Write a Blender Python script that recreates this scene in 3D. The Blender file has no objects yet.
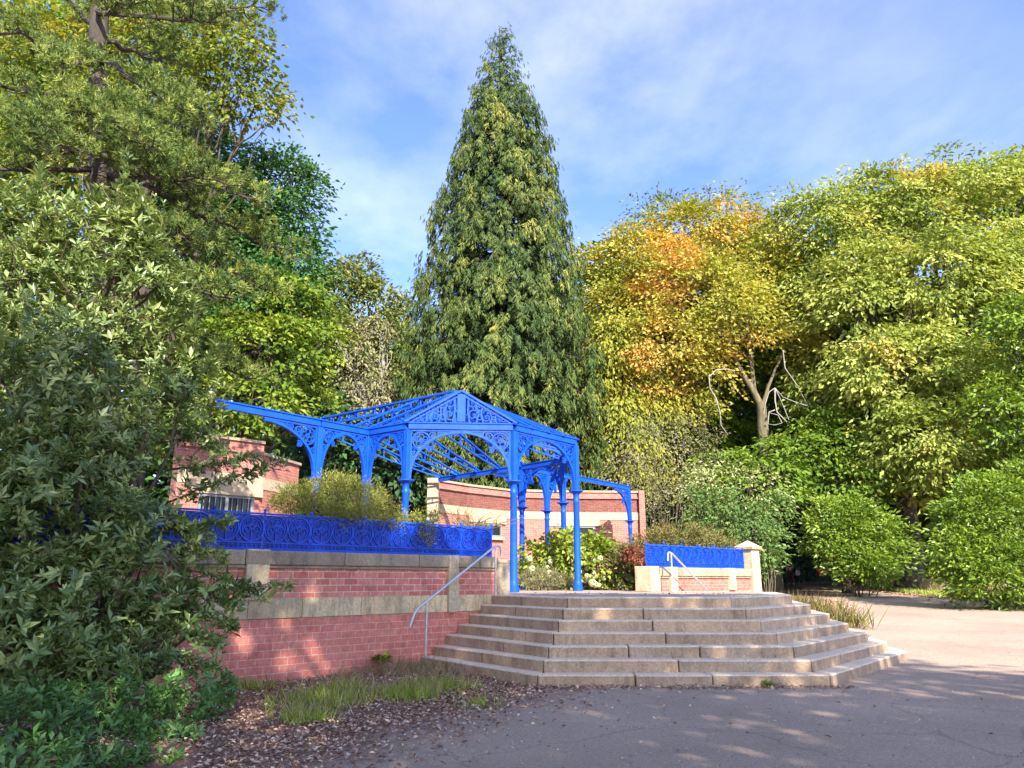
# tuning constants
EXPOSURE = 1.55
DENS = 1.5
CLOUD_OFF = (7.72, 2.2, 0)
CLOUD_LO, CLOUD_HI = .42, .76
SKY_TINT = (.62, .68, .89)
CLOUD_COL = (4.7, 4.6, 4.7)
LEAF_GAIN = 1.45
import bpy, math, random
import numpy as np
from mathutils import Vector, Matrix

PI = math.pi
R = math.radians
rng = np.random.default_rng(7)
random.seed(7)
scene = bpy.context.scene
col = scene.collection

# ------------------------------------------------------------------ camera
F_PX, PITCH, CAM_H = 760.0, R(14.4), 1.5
cam_d = bpy.data.cameras.new('camera')
cam = bpy.data.objects.new('camera', cam_d)
col.objects.link(cam)
cam.location = (0, 0, CAM_H)
cam.rotation_euler = (R(90) + PITCH, 0, 0)
cam_d.sensor_width = 36
cam_d.lens = 36 * F_PX / 1024
cam_d.clip_end = 2000
cam_d.clip_start = 0.05
scene.camera = cam


def at(px, py, d):
    """the world point seen at a pixel, d metres in front of the viewer"""
    a, b = (px - 512) / F_PX, (384 - py) / F_PX
    dy = math.cos(PITCH) - b * math.sin(PITCH)
    dz = math.sin(PITCH) + b * math.cos(PITCH)
    return Vector((a / dy * d, d, CAM_H + dz / dy * d))


def mpp(d):
    return d * 1.0 / F_PX


def gz(x, y):
    """height of the terrain"""
    z = 0.032 * min(max(y - 15, 0), 41)
    if y > 56:
        z += min((y - 56) * 0.22, 16)
    return z


# ------------------------------------------------------------------ materials
def mat_new(name):
    m = bpy.data.materials.new(name)
    m.use_nodes = True
    nt = m.node_tree
    b = nt.nodes['Principled BSDF']
    return m, nt, b


def N(nt, t, **kw):
    n = nt.nodes.new(t)
    for k, v in kw.items():
        if k in ('data_type', 'blend_type', 'operation', 'attribute_name', 'noise_dimensions', 'attribute_type', 'feature', 'offset', 'offset_frequency', 'squash', 'musgrave_type', 'clamp'):
            setattr(n, k, v)
        else:
            n.inputs[k].default_value = v
    return n


def ramp(nt, src, stops):
    r = nt.nodes.new('ShaderNodeValToRGB')
    while len(r.color_ramp.elements) < len(stops):
        r.color_ramp.elements.new(0.5)
    for e, (p, c) in zip(r.color_ramp.elements, stops):
        e.position = p
        e.color = (c[0], c[1], c[2], 1) if hasattr(c, '__len__') else (c, c, c, 1)
    nt.links.new(src, r.inputs[0])
    return r


def mixc(nt, fac, a, b, blend='MIX'):
    m = nt.nodes.new('ShaderNodeMix')
    m.data_type = 'RGBA'
    m.blend_type = blend
    for s, v in ((0, fac), (6, a), (7, b)):
        if isinstance(v, bpy.types.NodeSocket):
            nt.links.new(v, m.inputs[s])
        elif s == 0:
            m.inputs[s].default_value = v
        else:
            m.inputs[s].default_value = (v[0], v[1], v[2], 1)
    return m.outputs[2]


def coords(nt, kind='Object'):
    t = nt.nodes.new('ShaderNodeTexCoord')
    return t.outputs[kind]


def noise(nt, vec, scale, detail=4, rough=0.6):
    n = nt.nodes.new('ShaderNodeTexNoise')
    n.inputs['Scale'].default_value = scale
    n.inputs['Detail'].default_value = detail
    n.inputs['Roughness'].default_value = rough
    nt.links.new(vec, n.inputs['Vector'])
    return n.outputs[0]


def bump(nt, b, h, strength=0.3, dist=0.02):
    n = nt.nodes.new('ShaderNodeBump')
    n.inputs['Strength'].default_value = strength
    n.inputs['Distance'].default_value = dist
    nt.links.new(h, n.inputs['Height'])
    nt.links.new(n.outputs[0], b.inputs['Normal'])


def leaf_mat(name, stops, rough=0.5, trans=0.3, clump=0.35, clump_scale=0.5, spec=0.2, patch=None, patch_scale=0.12, patch_lo=0.5, gain1=0):
    m, nt, b = mat_new(name)
    bri = lambda c: tuple(min(.8, v * (1 if gain1 else LEAF_GAIN) + .008) for v in c)
    stops = [(p, bri(c)) for p, c in stops]
    if patch: patch = bri(patch)
    att = N(nt, 'ShaderNodeAttribute', attribute_name='rnd')
    g = coords(nt)
    nz = noise(nt, g, clump_scale, 3)
    mx = nt.nodes.new('ShaderNodeMath'); mx.operation = 'MULTIPLY_ADD'
    nt.links.new(nz, mx.inputs[0]); mx.inputs[1].default_value = clump * 2; 
    sub = nt.nodes.new('ShaderNodeMath'); sub.operation = 'SUBTRACT'
    nt.links.new(att.outputs['Fac'], sub.inputs[0]); sub.inputs[1].default_value = clump
    nt.links.new(sub.outputs[0], mx.inputs[2])
    c = ramp(nt, mx.outputs[0], stops).outputs[0]
    if patch:
        pn = noise(nt, g, patch_scale, 3, 0.55)
        pr = ramp(nt, pn, [(patch_lo, 0.0), (patch_lo + 0.12, 1.0)])
        c = mixc(nt, pr.outputs[0], c, patch)
    nt.links.new(c, b.inputs['Base Color'])
    b.inputs['Roughness'].default_value = rough
    b.inputs['Specular IOR Level'].default_value = spec
    out = nt.nodes['Material Output']
    tr = nt.nodes.new('ShaderNodeBsdfTranslucent')
    tc = mixc(nt, 1.0, c, (1.35, 1.25, 0.55), 'MULTIPLY')
    nt.links.new(tc, tr.inputs[0])
    ms = nt.nodes.new('ShaderNodeMixShader')
    ms.inputs[0].default_value = trans
    nt.links.new(b.outputs[0], ms.inputs[1]); nt.links.new(tr.outputs[0], ms.inputs[2])
    nt.links.new(ms.outputs[0], out.inputs[0])
    return m


def bark_mat(name, c1, c2, scale=6):
    m, nt, b = mat_new(name)
    mp = nt.nodes.new('ShaderNodeMapping'); mp.inputs['Scale'].default_value = (1, 1, 0.25)
    nt.links.new(coords(nt), mp.inputs[0])
    n1 = noise(nt, mp.outputs[0], scale, 6)
    r = ramp(nt, n1, [(0.3, c1), (0.7, c2)])
    nt.links.new(r.outputs[0], b.inputs['Base Color'])
    b.inputs['Roughness'].default_value = 0.9
    bump(nt, b, n1, 0.8, 0.05)
    return m


def brick_mat(name, c1, c2, mortar, bw=0.27, bh=0.105, ms=0.012, stain=0.5, pale=(0.6, 0.42, 0.38)):
    m, nt, b = mat_new(name)
    uv = coords(nt, 'UV')
    bt = nt.nodes.new('ShaderNodeTexBrick')
    nt.links.new(uv, bt.inputs['Vector'])
    bt.inputs['Scale'].default_value = 1.0
    bt.inputs['Brick Width'].default_value = bw
    bt.inputs['Row Height'].default_value = bh
    bt.inputs['Mortar Size'].default_value = ms
    bt.inputs['Mortar Smooth'].default_value = 0.3
    bt.inputs['Bias'].default_value = 0.0
    bt.inputs['Color1'].default_value = (*c1, 1); bt.inputs['Color2'].default_value = (*c2, 1)
    bt.inputs['Mortar'].default_value = (*mortar, 1)
    g = coords(nt)
    n1 = noise(nt, g, 1.6, 6, 0.65)
    n2 = noise(nt, g, 14, 5, 0.7)
    r1 = ramp(nt, n1, [(0.52, 0.0), (0.72, stain)])
    c = mixc(nt, r1.outputs[0], bt.outputs[0], pale)
    r2 = ramp(nt, n2, [(0.3, 0.72), (0.7, 1.15)])
    c = mixc(nt, 1.0, c, r2.outputs[0], 'MULTIPLY')
    nt.links.new(c, b.inputs['Base Color'])
    n4 = noise(nt, g, 3.2, 6, 0.75)
    r4 = ramp(nt, n4, [(0.5, 0.0), (0.68, 0.55)])
    c = mixc(nt, r4.outputs[0], c, tuple(v * .45 for v in c1))
    nt.links.new(c, b.inputs['Base Color'])
    b.inputs['Roughness'].default_value = 0.85
    inv = nt.nodes.new('ShaderNodeMath'); inv.operation = 'SUBTRACT'; inv.inputs[0].default_value = 1
    nt.links.new(bt.outputs['Fac'], inv.inputs[1])
    ad = nt.nodes.new('ShaderNodeMath'); ad.operation = 'MULTIPLY_ADD'; ad.inputs[1].default_value = 0.35
    nt.links.new(n2, ad.inputs[0]); nt.links.new(inv.outputs[0], ad.inputs[2])
    bump(nt, b, ad.outputs[0], 0.6, 0.012)
    return m


def stone_mat(name, c1, c2, dirt, scale=2.0, dirt_amt=0.7, streak=True, worn_skylit=None):
    m, nt, b = mat_new(name)
    g = coords(nt)
    n1 = noise(nt, g, scale, 6, 0.65)
    r = ramp(nt, n1, [(0.3, c1), (0.68, c2)])
    mp = nt.nodes.new('ShaderNodeMapping'); mp.inputs['Scale'].default_value = (1, 1, 0.25 if streak else 1)
    nt.links.new(g, mp.inputs[0])
    n2 = noise(nt, mp.outputs[0], scale * 3.2, 6, 0.75)
    r2 = ramp(nt, n2, [(0.48, 0.0), (0.75, dirt_amt)])
    c = mixc(nt, r2.outputs[0], r.outputs[0], dirt)
    n3 = noise(nt, g, 28, 5, 0.85)
    r3 = ramp(nt, n3, [(0.3, 0.6), (0.7, 1.35)])
    c = mixc(nt, 1.0, c, r3.outputs[0], 'MULTIPLY')
    gi = nt.nodes.new('ShaderNodeNewGeometry')
    r5 = ramp(nt, gi.outputs['Random Per Island'], [(0.0, (.74, .74, .76)), (.5, (1, 1, 1)), (1.0, (1.16, 1.1, 1.0))])
    c = mixc(nt, 1.0, c, r5.outputs[0], 'MULTIPLY')
    if worn_skylit:      # upward faces paler: skylight on treads and nosings painted in, with some wear
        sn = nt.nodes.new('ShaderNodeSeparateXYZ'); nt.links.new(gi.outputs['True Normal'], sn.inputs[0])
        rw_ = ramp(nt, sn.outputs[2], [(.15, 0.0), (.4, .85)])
        wc_ = mixc(nt, 1.0, r3.outputs[0], worn_skylit, 'MULTIPLY')
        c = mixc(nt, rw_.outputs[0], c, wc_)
    nt.links.new(c, b.inputs['Base Color'])
    b.inputs['Roughness'].default_value = 0.85
    ad = nt.nodes.new('ShaderNodeMath'); ad.operation = 'ADD'
    nt.links.new(n2, ad.inputs[0]); nt.links.new(n3, ad.inputs[1])
    bump(nt, b, ad.outputs[0], 0.5, 0.012)
    return m


def plain_mat(name, c, rough=0.5, metal=0.0, var=0.12, scale=5, spec=0.5):
    m, nt, b = mat_new(name)
    n1 = noise(nt, coords(nt), scale, 5)
    r = ramp(nt, n1, [(0.3, tuple(v * (1 - var) for v in c)), (0.7, tuple(min(1, v * (1 + var)) for v in c))])
    nt.links.new(r.outputs[0], b.inputs['Base Color'])
    b.inputs['Roughness'].default_value = rough
    b.inputs['Metallic'].default_value = metal
    b.inputs['Specular IOR Level'].default_value = spec
    return m


M = {}
def iron_mat(name, c, rough):
    m, nt, b = mat_new(name)
    g = coords(nt)
    n1 = noise(nt, g, 2.2, 5, .65); n2 = noise(nt, g, 13, 6, .75)
    r = ramp(nt, n1, [(.35, c), (.7, (c[0] * 1.5 + .004, c[1] * 1.4, c[2] * 1.1))])
    r2 = ramp(nt, n2, [(.56, 0.0), (.72, .6)])
    cc = mixc(nt, r2.outputs[0], r.outputs[0], (.012, .035, .16))
    r3 = ramp(nt, n2, [(.2, 1.0), (.25, 0.0)])
    cc = mixc(nt, r3.outputs[0], cc, (.16, .08, .05))
    nt.links.new(cc, b.inputs['Base Color'])
    rr = ramp(nt, n2, [(.3, rough), (.75, rough + .35)])
    nt.links.new(rr.outputs[0], b.inputs['Roughness'])
    b.inputs['Specular IOR Level'].default_value = .25
    bump(nt, b, n2, .25, .004)
    return m


M['iron'] = iron_mat('blue_iron', (0.003, 0.068, 0.56), .36)
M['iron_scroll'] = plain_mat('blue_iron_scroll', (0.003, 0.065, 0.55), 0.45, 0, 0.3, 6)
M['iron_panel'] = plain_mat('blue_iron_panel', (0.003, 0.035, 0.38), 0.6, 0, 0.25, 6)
M['steel'] = plain_mat('galvanised_steel', (0.55, 0.56, 0.6), 0.38, 0.7, 0.12, 12)
M['brick_low'] = brick_mat('brick_low', (0.66, 0.2, 0.15), (0.76, 0.27, 0.2), (0.8, 0.5, 0.41), 0.27, 0.112, 0.007, 0.35, (0.5, 0.25, 0.22))
M['brick_glazed'] = brick_mat('brick_glazed', (0.56, 0.16, 0.12), (0.68, 0.26, 0.2), (0.7, 0.5, 0.42), 0.27, 0.108, 0.009, 0.25, (0.55, 0.3, 0.25))
M['brick_house'] = brick_mat('brick_house', (0.39, 0.125, 0.095), (0.5, 0.18, 0.14), (0.5, 0.31, 0.26), 0.24, 0.085, 0.008, 0.4, (0.6, 0.32, 0.24))
M['stone_band'] = stone_mat('stone_band', (0.52, 0.4, 0.23), (0.78, 0.63, 0.4), (0.09, 0.075, 0.06), 1.8, 0.8)
M['stone_coping'] = stone_mat('stone_coping', (0.28, 0.22, 0.155), (0.45, 0.36, 0.25), (0.09, 0.08, 0.07), 1.6, 0.8)
M['stone_pier'] = stone_mat('stone_pier', (0.52, 0.4, 0.24), (0.7, 0.57, 0.38), (0.14, 0.115, 0.085), 2.5, 0.75)
M['stone_step'] = stone_mat('stone_step', (0.40, 0.28, 0.185), (0.60, 0.44, 0.3), (0.16, 0.12, 0.08), 1.5, 0.85, worn_skylit=(.78, .63, .47))  # last colour paints sky-brightened treads over darker risers, besides wear
M['stone_cream'] = stone_mat('stone_cream', (0.4, 0.32, 0.21), (0.5, 0.41, 0.28), (0.27, 0.21, 0.15), 2, 0.4)
M['paving'] = stone_mat('paving', (0.36, 0.27, 0.21), (0.48, 0.37, 0.3), (0.17, 0.13, 0.11), 1.0, 0.5, False)
M['glass'] = plain_mat('dark_glass', (0.012, 0.014, 0.016), 0.12, 0, 0.3, 3)
M['frame_white'] = plain_mat('frame_paint', (0.2, 0.22, 0.25), 0.5)
M['bark'] = bark_mat('bark', (0.025, 0.02, 0.015), (0.1, 0.08, 0.058))
M['bark_pale'] = bark_mat('bark_pale', (0.16, 0.13, 0.085), (0.36, 0.3, 0.2), 4)
M['bark_white'] = bark_mat('bark_white', (0.22, 0.2, 0.17), (0.42, 0.39, 0.34), 4)
M['bark_twig'] = bark_mat('bark_twig', (0.05, 0.038, 0.025), (0.15, 0.12, 0.08), 4)
M['soil'] = stone_mat('soil', (0.07, 0.045, 0.03), (0.13, 0.085, 0.06), (0.04, 0.03, 0.02), 3, 0.6, False)


def ground_material():
    m, nt, b = mat_new('litter_soil')
    g = coords(nt)
    n1 = noise(nt, g, 1.3, 5)
    n2 = noise(nt, g, 38, 5, 0.8)
    r = ramp(nt, n2, [(0.3, (0.1, 0.05, 0.04)), (0.5, (0.28, 0.15, 0.11)), (0.72, (0.55, 0.36, 0.26))])
    r1 = ramp(nt, n1, [(0.4, 0.0), (0.7, 0.6)])
    c = mixc(nt, r1.outputs[0], r.outputs[0], (0.13, 0.08, 0.055))
    nt.links.new(c, b.inputs['Base Color'])
    b.inputs['Roughness'].default_value = 0.95
    bump(nt, b, n2, 0.9, 0.03)
    return m


def forest_material():
    m, nt, b = mat_new('forest_floor')
    g = coords(nt)
    n1 = noise(nt, g, 0.35, 6, 0.7)
    r = ramp(nt, n1, [(0.35, (0.02, 0.025, 0.01)), (0.6, (0.04, 0.045, 0.016)), (0.75, (0.07, 0.055, 0.03))])
    nt.links.new(r.outputs[0], b.inputs['Base Color'])
    b.inputs['Roughness'].default_value = 1
    return m


def tarmac_material():
    m, nt, b = mat_new('worn_tarmac')
    g = coords(nt)
    fine = noise(nt, g, 55, 6, 0.9)
    mid = noise(nt, g, 9, 5, 0.7)
    big = noise(nt, g, 0.32, 5, 0.6)
    base = ramp(nt, fine, [(0.3, (0.15, 0.105, 0.08)), (0.5, (0.40, 0.295, 0.225)), (0.7, (0.7, 0.54, 0.42))])
    rb = ramp(nt, big, [(0.3, 0.82), (0.7, 1.18)])
    c = mixc(nt, 1.0, base.outputs[0], rb.outputs[0], 'MULTIPLY')
    # sandy dust and litter worked into the tarmac
    rm = ramp(nt, mid, [(0.5, 0.0), (0.75, 0.55)])
    c = mixc(nt, rm.outputs[0], c, (0.42, 0.31, 0.24))
    # fine cracks
    wv = nt.nodes.new('ShaderNodeVectorMath'); wv.operation = 'MULTIPLY_ADD'; wv.inputs[1].default_value = (.5, .5, 0)
    nn = nt.nodes.new('ShaderNodeTexNoise'); nn.inputs['Scale'].default_value = 2.2; nn.inputs['Detail'].default_value = 5
    nt.links.new(g, nn.inputs['Vector']); nt.links.new(nn.outputs['Color'], wv.inputs[0]); nt.links.new(g, wv.inputs[2])
    vo = nt.nodes.new('ShaderNodeTexVoronoi'); vo.feature = 'DISTANCE_TO_EDGE'; vo.inputs['Scale'].default_value = .42
    nt.links.new(wv.outputs[0], vo.inputs['Vector'])
    rc_ = ramp(nt, vo.outputs['Distance'], [(.0, .35), (.006, 0.0)])
    c = mixc(nt, rc_.outputs[0], c, (.07, .055, .045))
    # dust gathers in a wide band beyond the steps and along the bed
    sp = nt.nodes.new('ShaderNodeSeparateXYZ'); nt.links.new(g, sp.inputs[0])
    # distance from the bed line  (x - y*0.53 + 6.7)
    md = nt.nodes.new('ShaderNodeMath'); md.operation = 'MULTIPLY_ADD'; md.inputs[1].default_value = -0.53
    nt.links.new(sp.outputs[1], md.inputs[0])
    nt.links.new(sp.outputs[0], md.inputs[2])
    ma = nt.nodes.new('ShaderNodeMath'); ma.operation = 'MULTIPLY_ADD'; ma.inputs[1].default_value = 0.42; ma.inputs[2].default_value = 2.55
    nt.links.new(md.outputs[0], ma.inputs[0])
    mb = nt.nodes.new('ShaderNodeMath'); mb.operation = 'MULTIPLY_ADD'; mb.inputs[1].default_value = 0.9
    nt.links.new(mid, mb.inputs[0]); nt.links.new(ma.outputs[0], mb.inputs[2])
    rr = ramp(nt, mb.outputs[0], [(0.45, 0.85), (1.0, 0.0)])
    n2 = noise(nt, g, 45, 5, 0.8)
    lit = ramp(nt, n2, [(0.35, (0.12, 0.07, 0.055)), (0.6, (0.27, 0.165, 0.12)), (0.8, (0.42, 0.29, 0.2))])
    c = mixc(nt, rr.outputs[0], c, lit.outputs[0])
    nt.links.new(c, b.inputs['Base Color'])
    b.inputs['Roughness'].default_value = 0.92
    b.inputs['Specular IOR Level'].default_value = 0.25
    ad = nt.nodes.new('ShaderNodeMath'); ad.operation = 'ADD'
    nt.links.new(fine, ad.inputs[0]); nt.links.new(mid, ad.inputs[1])
    bump(nt, b, ad.outputs[0], 0.6, 0.012)
    return m


M['litter'] = ground_material()
M['forest'] = forest_material()
M['tarmac'] = tarmac_material()


# ------------------------------------------------------------------ object helpers
def tag(o, label=None, cat=None, group=None, kind=None):
    if label: o['label'] = label
    if cat: o['category'] = cat
    if group: o['group'] = group
    if kind: o['kind'] = kind
    return o


def thing(name, label, cat, loc=(0, 0, 0), group=None):
    o = bpy.data.objects.new(name, None)
    col.objects.link(o)
    o.location = loc
    o.empty_display_size = 0.2
    return tag(o, label, cat, group)


def link_mesh(name, me, mat, parent=None, world=True):
    o = bpy.data.objects.new(name, me)
    if mat is not None:
        me.materials.append(mat)
    col.objects.link(o)
    if parent is not None:
        o.parent = parent
        if world:      # vertices are written in world coordinates: cancel the thing's own location
            off = Vector(parent.location)
            if parent.parent is not None:
                off = off + Vector(parent.parent.location)
            o.location = -off
    return o


class MB:
    def __init__(s):
        s.v, s.f = [], []

    def add(s, vs, fs):
        n = len(s.v)
        s.v += [tuple(v) for v in vs]
        s.f += [tuple(i + n for i in f) for f in fs]

    def box(s, c, size, rz=0.0):
        x, y, z = size[0] / 2, size[1] / 2, size[2] / 2
        ca, sa = math.cos(rz), math.sin(rz)
        vs = []
        for dz in (-z, z):
            for dx, dy in ((-x, -y), (x, -y), (x, y), (-x, y)):
                vs.append((c[0] + dx * ca - dy * sa, c[1] + dx * sa + dy * ca, c[2] + dz))
        s.add(vs, [(3, 2, 1, 0), (4, 5, 6, 7), (0, 1, 5, 4), (1, 2, 6, 5), (2, 3, 7, 6), (3, 0, 4, 7)])

    def prism(s, poly, z0, z1):
        n = len(poly)
        # counter-clockwise
        a = sum(poly[i][0] * poly[(i + 1) % n][1] - poly[(i + 1) % n][0] * poly[i][1] for i in range(n))
        if a < 0:
            poly = poly[::-1]
        zz0 = z0 if hasattr(z0, '__len__') else [z0] * n
        vs = [(p[0], p[1], q) for p, q in zip(poly, zz0)] + [(p[0], p[1], z1) for p in poly]
        fs = [tuple(range(n - 1, -1, -1)), tuple(range(n, 2 * n))]
        fs += [(i, (i + 1) % n, n + (i + 1) % n, n + i) for i in range(n)]
        s.add(vs, fs)

    def wall(s, a, b, t, z0, z1, side=1):
        """vertical slab from a to b, thickness t towards the side normal"""
        a, b = Vector(a[:2]), Vector(b[:2])
        d = (b - a).normalized()
        nn = Vector((-d.y, d.x)) * side * t
        s.prism([tuple(a), tuple(b), tuple(b + nn), tuple(a + nn)], z0, z1)

    def bar(s, p0, p1, w, h=None, up=(0, 0, 1)):
        h = w if h is None else h
        p0, p1 = Vector(p0), Vector(p1)
        d = (p1 - p0)
        if d.length < 1e-6: return
        d.normalize()
        u = Vector(up)
        if abs(d.dot(u)) > 0.99: u = Vector((1, 0, 0))
        r = d.cross(u).normalized()
        u = r.cross(d).normalized()
        vs = []
        for p in (p0, p1):
            for a, b in ((-1, -1), (1, -1), (1, 1), (-1, 1)):
                vs.append(p + r * a * w / 2 + u * b * h / 2)
        s.add(vs, [(0, 1, 2, 3), (7, 6, 5, 4), (0, 4, 5, 1), (1, 5, 6, 2), (2, 6, 7, 3), (3, 7, 4, 0)])

    def tube(s, pts, rad, n=8, cap=True, flat=None):
        pts = [Vector(p) for p in pts]
        if not hasattr(rad, '__len__'): rad = [rad] * len(pts)
        ref = None
        rings = []
        for i, p in enumerate(pts):
            d = pts[min(i + 1, len(pts) - 1)] - pts[max(i - 1, 0)]
            if d.length < 1e-9: d = Vector((0, 0, 1))
            d.normalize()
            if ref is None:
                ref = Vector((0, 0, 1)) if abs(d.z) < 0.9 else Vector((1, 0, 0))
            r = d.cross(ref)
            if r.length < 1e-4: r = d.orthogonal()
            r.normalize()
            u = r.cross(d).normalized()
            ref = u
            rings.append([p + (r * math.cos(2 * PI * k / n) + u * math.sin(2 * PI * k / n)) * rad[i] for k in range(n)])
        vs = [v for ring in rings for v in ring]
        fs = []
        for i in range(len(pts) - 1):
            for k in range(n):
                a, b = i * n + k, i * n + (k + 1) % n
                fs.append((a, b, b + n, a + n))
        if cap:
            fs.append(tuple(range(n - 1, -1, -1)))
            fs.append(tuple((len(pts) - 1) * n + k for k in range(n)))
        s.add(vs, fs)

    def lathe(s, prof, c, n=16):
        vs = []
        for r, z in prof:
            for k in range(n):
                vs.append((c[0] + r * math.cos(2 * PI * k / n), c[1] + r * math.sin(2 * PI * k / n), c[2] + z))
        fs = []
        for i in range(len(prof) - 1):
            for k in range(n):
                a, b = i * n + k, i * n + (k + 1) % n
                fs.append((a, b, b + n, a + n))
        fs.append(tuple(range(n - 1, -1, -1)))
        fs.append(tuple((len(prof) - 1) * n + k for k in range(n)))
        s.add(vs, fs)

    def mesh(s, name):
        me = bpy.data.meshes.new(name)
        me.from_pydata([tuple(v) for v in s.v], [], s.f)
        me.update()
        return me

    def build(s, name, mat, parent=None, smooth=False, uv=False, bevel=0, world=True):
        me = s.mesh(name)
        if uv:
            l = me.uv_layers.new(name='UVMap')
            for p in me.polygons:
                n = p.normal
                for li in p.loop_indices:
                    v = me.vertices[me.loops[li].vertex_index].co
                    if abs(n.z) > 0.7:
                        l.data[li].uv = (v.x, v.y)
                    else:
                        t = Vector((-n.y, n.x)).normalized()
                        l.data[li].uv = (v.x * t.x + v.y * t.y, v.z)
        if smooth:
            me.polygons.foreach_set('use_smooth', [True] * len(me.polygons))
            try: me.set_sharp_from_angle(angle=R(40))
            except Exception: pass
        o = link_mesh(name, me, mat, parent, world)
        if bevel:
            b = o.modifiers.new('bevel', 'BEVEL')
            b.width = bevel; b.segments = 2; b.limit_method = 'ANGLE'; b.angle_limit = R(40)
        return o


# ------------------------------------------------------------------ foliage
def unit(a):
    return a / np.maximum(np.linalg.norm(a, axis=-1, keepdims=True), 1e-9)


def rand_dir(n):
    return unit(rng.normal(size=(n, 3)))


def leaf_mesh(name, P, A, U, L, W, fold=0.25, rnd=None, mid=0.45):
    """n leaves: base point P, axis A, upper-side normal U, length L, width W; two triangles folded on the midrib"""
    n = len(P)
    A = unit(A)
    S = unit(np.cross(A, U))
    U = np.cross(S, A)
    L = np.broadcast_to(L, (n,))[:, None]; W = np.broadcast_to(W, (n,))[:, None]
    V = np.empty((n, 4, 3), np.float32)
    V[:, 0] = P
    V[:, 1] = P + A * L * mid + S * W * 0.5 + U * W * fold
    V[:, 2] = P + A * L - U * L * 0.08
    V[:, 3] = P + A * L * mid - S * W * 0.5 + U * W * fold
    idx = (np.arange(n, dtype=np.int32) * 4)[:, None]
    T = np.concatenate([idx + np.array([0, 1, 2], np.int32), idx + np.array([0, 2, 3], np.int32)], axis=1).reshape(-1)
    me = bpy.data.meshes.new(name)
    me.vertices.add(4 * n)
    me.vertices.foreach_set('co', V.reshape(-1))
    me.loops.add(6 * n)
    me.loops.foreach_set('vertex_index', T)
    me.polygons.add(2 * n)
    me.polygons.foreach_set('loop_start', np.arange(0, 6 * n, 3, dtype=np.int32))
    me.polygons.foreach_set('loop_total', np.full(2 * n, 3, np.int32))
    if rnd is None:
        rnd = rng.random(n)
    a = me.attributes.new('rnd', 'FLOAT', 'FACE')
    a.data.foreach_set('value', np.repeat(rnd, 2).astype(np.float32))
    me.update()
    me.validate()
    return me


def crown_points(lobes, dens, inner=0.72, keep_back=0.25, drop_under=0.3, jag=0.22):
    """clump centres spread over the lumpy shells of the lobes; lobes are (centre, (rx,ry,rz))"""
    C, O = [], []
    for i, (c, r) in enumerate(lobes):
        c = np.array(c); r = np.array(r)
        n = int(DENS * dens * (r[0] * r[2] + r[0] * r[1] + r[1] * r[2]) * 4.2)
        d = rand_dir(n)
        # noise on the radius so the outline is uneven
        ph = rng.random((6, 3)) * 6
        w = np.zeros(n)
        for k in range(6):
            fr = 2.0 + k * 1.3
            w += np.sin(d @ (rand_dir(1)[0] * fr * 1.8) + ph[k, 0]) / (k + 2)
        rad = 1 + jag * w * 0.8 + rng.normal(size=n) * 0.05
        dep = 1 - (1 - inner) * rng.random(n) ** 1.5 * 1.6
        p = c + d * r * (rad * dep)[:, None]
        keep = np.ones(n, bool)
        keep &= (d[:, 1] < 0.25) | (rng.random(n) < keep_back)
        keep &= (d[:, 2] > -0.55) | (rng.random(n) < drop_under)
        for j, (c2, r2) in enumerate(lobes):
            if j != i:
                q = (p - np.array(c2)) / np.array(r2)
                keep &= (np.sum(q * q, 1) > 0.62) | (rng.random(n) < 0.15)
        C.append(p[keep]); O.append(unit(d / r)[keep])
    return np.concatenate(C), np.concatenate(O)


def broadleaf(name, lobes, dens, per, rc, L, W, mat, parent=None, flat=0.45, droop=0.35, normal_up=0.6, **kw):
    C, O = crown_points(lobes, dens, **kw)
    n = len(C)
    idx = np.repeat(np.arange(n), per)
    m = len(idx)
    sc = (0.6 + 0.8 * rng.random(n))[idx][:, None] * rc
    off = rng.normal(size=(m, 3)) * 0.55
    off[:, 2] *= flat
    # dome: the clump hangs down at its rim
    rr = off[:, 0] ** 2 + off[:, 1] ** 2
    off[:, 2] -= rr * 0.35
    P = C[idx] + off * sc
    hor = unit(np.stack([off[:, 0], off[:, 1], np.zeros(m)], 1) + O[idx] * 0.5 + rng.normal(size=(m, 3)) * 0.35)
    A = unit(hor + np.array([0, 0, -1]) * (droop + rng.normal(size=m) * 0.25)[:, None])
    U = unit(np.array([0, 0, 1.0]) * normal_up + O[idx] * 0.5 + rng.normal(size=(m, 3)) * 0.45)
    Ls = L * (0.65 + 0.7 * rng.random(m)); Ws = W * (0.65 + 0.7 * rng.random(m))
    cl = rng.random(n)[idx]
    me = leaf_mesh(name, P, A, U, Ls, Ws, rnd=np.clip(0.55 * cl + 0.45 * rng.random(m), 0, 1))
    return link_mesh(name, me, mat, parent)


def curve_pts(a, b, bend, n=6):
    a, b, bend = Vector(a), Vector(b), Vector(bend)
    mid = (a + b) / 2 + bend
    return [a * (1 - t) ** 2 + mid * 2 * t * (1 - t) + b * t ** 2 for t in [i / (n - 1) for i in range(n)]]


def wobble(pts, s):
    out = [pts[0]]
    for p in pts[1:]:
        out.append(p + Vector((random.gauss(0, s), random.gauss(0, s), random.gauss(0, s) * 0.6)))
    return out


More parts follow.
